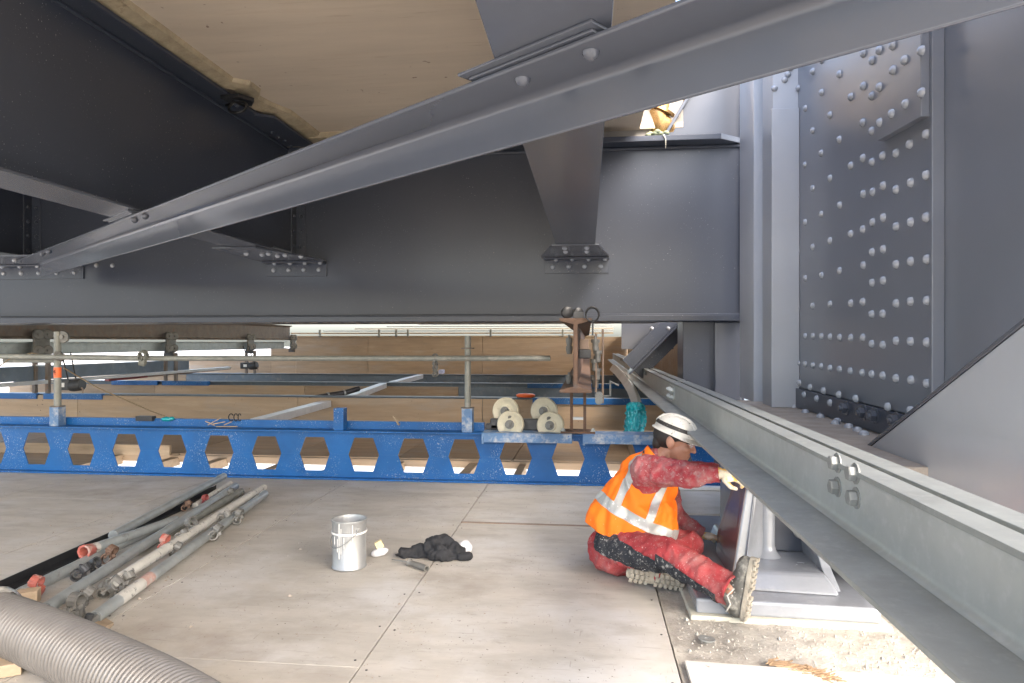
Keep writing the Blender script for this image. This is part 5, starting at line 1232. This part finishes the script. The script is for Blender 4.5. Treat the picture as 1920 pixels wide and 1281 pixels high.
band(vest, 'back_tape', 'reflective', W, [(aY(1178, 905, 3.86) + vx * .02, vx), (aY(1178, 905, 3.86) - vx * .022, -vx), (pw + hx * .03, -hx), (Vector((0, 4.02, 0)), (0, 1, 0))])
MB().tube([aY(1257, 975, 3.93), aY(1250, 992, 3.88), aY(1240, 1008, 3.86)], .006, 6).build('vest_edge', 'reflective', W, smooth=180)
# --- gloves: palm, four unequal fingers, thumb
def glove(wr, fdir, pdir, curl, label, side):
    x = Vector(fdir).normalized(); z = -Vector(pdir).normalized(); z = (z - x * z.dot(x)).normalized(); y = z.cross(x)
    M = Matrix((x, y, z)).transposed().to_4x4(); M.translation = wr
    g = MB()
    g.capsule((-.05, 0, 0), (-.01, 0, 0), .034, .034); g.ball((.045, 0, 0), (.055, .043, .022))
    for k, (yy, l) in enumerate(((.031, .070), (.011, .080), (-.010, .075), (-.029, .058))):
        p = Vector((.085, yy, 0)); a = 0
        for sgm in range(3):
            a += curl * (.7 if sgm == 0 else 1); q = p + Vector((math.cos(a), 0, -math.sin(a))) * l * (.42, .33, .25)[sgm]
            g.capsule(p, q, .0108 - .0006 * sgm, .0104 - .0008 * sgm, 10); p = q
    p = Vector((.025, side * .038, -.006)); q = Vector((.058, side * .062, -.022)); g.capsule(p, q, .014, .012, 10); g.capsule(q, Vector((.090, side * .050, -.038)), .012, .010, 10)
    g.xf(M)
    return solid(g, 'glove', 'glove', W, .0042, 2)
glove(wrR, (.94, .0, -.16), (0.05, .5, -.8), .55, 'r', -1)
glove(wrL, (.93, -.10, -.12), (0, 0, -1), .14, 'l', 1)
# brush in the right hand
hb_ = wrR + Vector((.12, .02, -.05)); 
pbz = thing('held_brush', 'small brush held in the gloved hand behind the runway beam', 'brush', hb_)
MB().capsule(hb_ + Vector((-.05, -.01, .05)), hb_ + Vector((.04, .02, -.02)), .012, .012).build('brush_handle', 'raw_timber', pbz, smooth=180)
MB().bar(hb_ + Vector((.04, .02, -.02)), hb_ + Vector((.085, .03, -.055)), .05, .018).build('brush_hair', 'bristle', pbz)
# --- boots
def boot(M, name_sfx, shin=None):
    top = M.inverted() @ shin if shin is not None else Vector((.05, 0, .19))
    u_ = MB(); u_.capsule((.05, 0, .085), top, .054, .052); u_.capsule((.04, 0, .065), (.18, 0, .06), .045, .042); u_.ball((.215, 0, .055), (.07, .047, .040)); u_.ball((.03, 0, .06), (.05, .042, .05)); u_.capsule((.07, 0, .12), (.16, 0, .075), .04, .035)
    u_.xf(M); up = solid(u_, 'boot', 'boot_leather', W, .008, 3, (.003, 24, (1, 1, 1)))
    out = []
    for k in range(28):
        a = 2 * math.pi * k / 28; x = .13 + .158 * math.cos(a); hw = .050 - .010 * math.exp(-((x - .12) / .05) ** 2)
        out.append((x, hw * math.copysign(abs(math.sin(a)) ** .6, math.sin(a))))
    MB().prism(out, 'z', .012, .036).xf(M).build('sole', 'boot_sole', up, bevel=.004)
    tr2 = MB()
    for x in [.0 + .027 * i for i in range(11)]:
        if .095 < x < .135: continue
        for yy in (-1, 0, 1):
            off2 = .006 if yy == 0 else 0
            hw = .013
            if abs(x - .13) > .14 and yy: continue
            tr2.box((x - .009 + off2, yy * .031 - hw, .0), (x + .010 + off2, yy * .031 + hw, .0119))
    tr2.xf(M).build('tread', 'boot_sole', up, bevel=.002)['kind'] = 'stuff'
    for i in range(5):
        x = .085 + .018 * i; z = .165 - .022 * i
        MB().tube([M @ Vector(p) for p in ((x + .012, -.032, z - .006), (x + .026, -.012, z + .012), (x + .030, .012, z + .012), (x + .014, .032, z - .006))], .004, 6).build('lace', 'lace', up, smooth=180)
    return up
def frame(o, x, z):
    x = Vector(x).normalized(); z = Vector(z); z = (z - x * z.dot(x)).normalized(); y = z.cross(x); M = Matrix((x, y, z)).transposed().to_4x4(); M.translation = o; return M
heel = aY(1404, 1150, 3.37); heel.z = max(heel.z, .012)
ub = boot(frame(Vector((heel.x, heel.y, .03)), (.16, .0, 1), (-.90, .42, .10)), 'r', ankR.lerp(kneeR, .18))
lcx = ankR.lerp(kneeR, .02)
MB().tube([lcx + Vector((.02, -.06, .02)), lcx + Vector((-.015, -.075, -.01)), lcx + Vector((.0, -.075, -.05)), lcx + Vector((-.02, -.07, -.09))], .004, 6).build('loose_lace', 'lace', ub, smooth=180)
boot(frame(aY(1183, 1080, 3.76) + Vector((0, 0, -.0)), (1, -.05, -.13), (.0, .9, .35)), 'l')
# --- helmet, lamp strap, glasses
hm = MB()
Mhel = Mh @ Matrix.Translation((-.014, 0, .046)) @ Matrix.Rotation(R(3), 4, 'Y') @ Matrix.Diagonal((.80, .80, .66, 1))
prof_ = [(.128, -.012), (.126, .0), (.123, .03), (.113, .062), (.092, .092), (.060, .112), (.025, .120), (0, .121)]
hm.lathe(prof_, (0, 0, 0), (0, 0, 1), 36); hm.lathe([(.124, -.012), (.120, .0), (.117, .03), (.107, .06), (.086, .088), (.05, .107), (0, .114)], (0, 0, 0), (0, 0, 1), 36)
hm.v = [Vector((p.x * 1.10, p.y * .92, p.z)) for p in hm.v]
hm.xf(Mhel); hel = hm.build('helmet_shell', 'helmet_white', W, smooth=50)
bm_ = MB(); nb_ = 44
for k in range(nb_):
    a = 2 * math.pi * k / nb_; w = .016 + .042 * max(0, math.cos(a)) ** 1.5; drop = -.016 - .012 * max(0, math.cos(a)) - .004
    c_, s2 = math.cos(a), math.sin(a)
    bm_.v += [Vector((.136 * c_, .114 * s2, -.006)), Vector(((.136 + w) * c_, (.114 + w * .6) * s2, drop)), Vector(((.136 + w) * c_, (.114 + w * .6) * s2, drop - .004)), Vector((.136 * c_, .114 * s2, -.014))]
for k in range(nb_):
    for i in range(4): bm_.f.append((k * 4 + i, k * 4 + (i + 1) % 4, ((k + 1) % nb_) * 4 + (i + 1) % 4, ((k + 1) % nb_) * 4 + i))
bm_.xf(Mhel).build('helmet_brim', 'helmet_white', hel, smooth=50)
for yy in (-.03, 0, .03):
    MB().tube([Mhel @ Vector((1.10 * r2 * math.cos(0) * sg, yy, h2 + .003)) for r2, h2, sg in [(p[0] * .97, p[1], -1) for p in prof_[2:7]] + [(p[0] * .97, p[1], 1) for p in prof_[2:7]][::-1]], .006, 8).build('shell_ridge', 'helmet_white', hel, smooth=180)
st = MB()
for k in range(nb_):
    a = 2 * math.pi * k / nb_; c_, s2 = math.cos(a), math.sin(a)
    for rr2, z in ((1.012, .022), (1.035, .024), (1.035, .050), (1.0, .052)):
        rad_ = .124 * rr2 if z < .04 else .118 * rr2
        st.v.append(Vector((rad_ * 1.10 * c_, rad_ * .92 * s2, z)))
for k in range(nb_):
    for i in range(4): st.f.append((k * 4 + i, k * 4 + (i + 1) % 4, ((k + 1) % nb_) * 4 + (i + 1) % 4, ((k + 1) % nb_) * 4 + i))
st.xf(Mhel).build('lamp_strap', 'strap_black', hel, smooth=50)
MB().box((.128, -.028, .016), (.165, .028, .056), Mhel).build('head_lamp', 'strap_black', hel, bevel=.006)
MB().lathe([(0, 0), (.017, 0), (.017, .010), (0, .012)], Mhel @ Vector((.165, 0, .034)), (Mhel.to_3x3() @ Vector((1, 0, -.2))), 14).build('lamp_lens', 'bolt_zinc', hel, smooth=40)
MB().lathe([(.09, 0), (.093, .006), (.093, .016), (.09, .02)], Mh @ Vector((-.02, 0, .02)), Mh.to_3x3() @ Vector((.25, 0, 1)), 28).build('head_band', 'strap_black', hel, smooth=50)
for s in (-1, 1):
    MB().ball(hp(.094, s * .032, .010), (.006, .028, .017), H3 @ Matrix.Rotation(R(s * 12), 3, 'Z'), 16, 10).build('goggle_lens', 'lens_clear', W, smooth=180)
    MB().tube([hp(.088, s * .060, .014), hp(.05, s * .076, .016), hp(.0, s * .080, .012)], .003, 6).build('goggle_arm', 'strap_black', W, smooth=180)
MB().tube([hp(.094, y2, .020 + .004 * math.cos(y2 * 60)) for y2 in [-.06 + .01 * i for i in range(13)]], .0025, 6).build('goggle_bridge', 'strap_black', W, smooth=180)
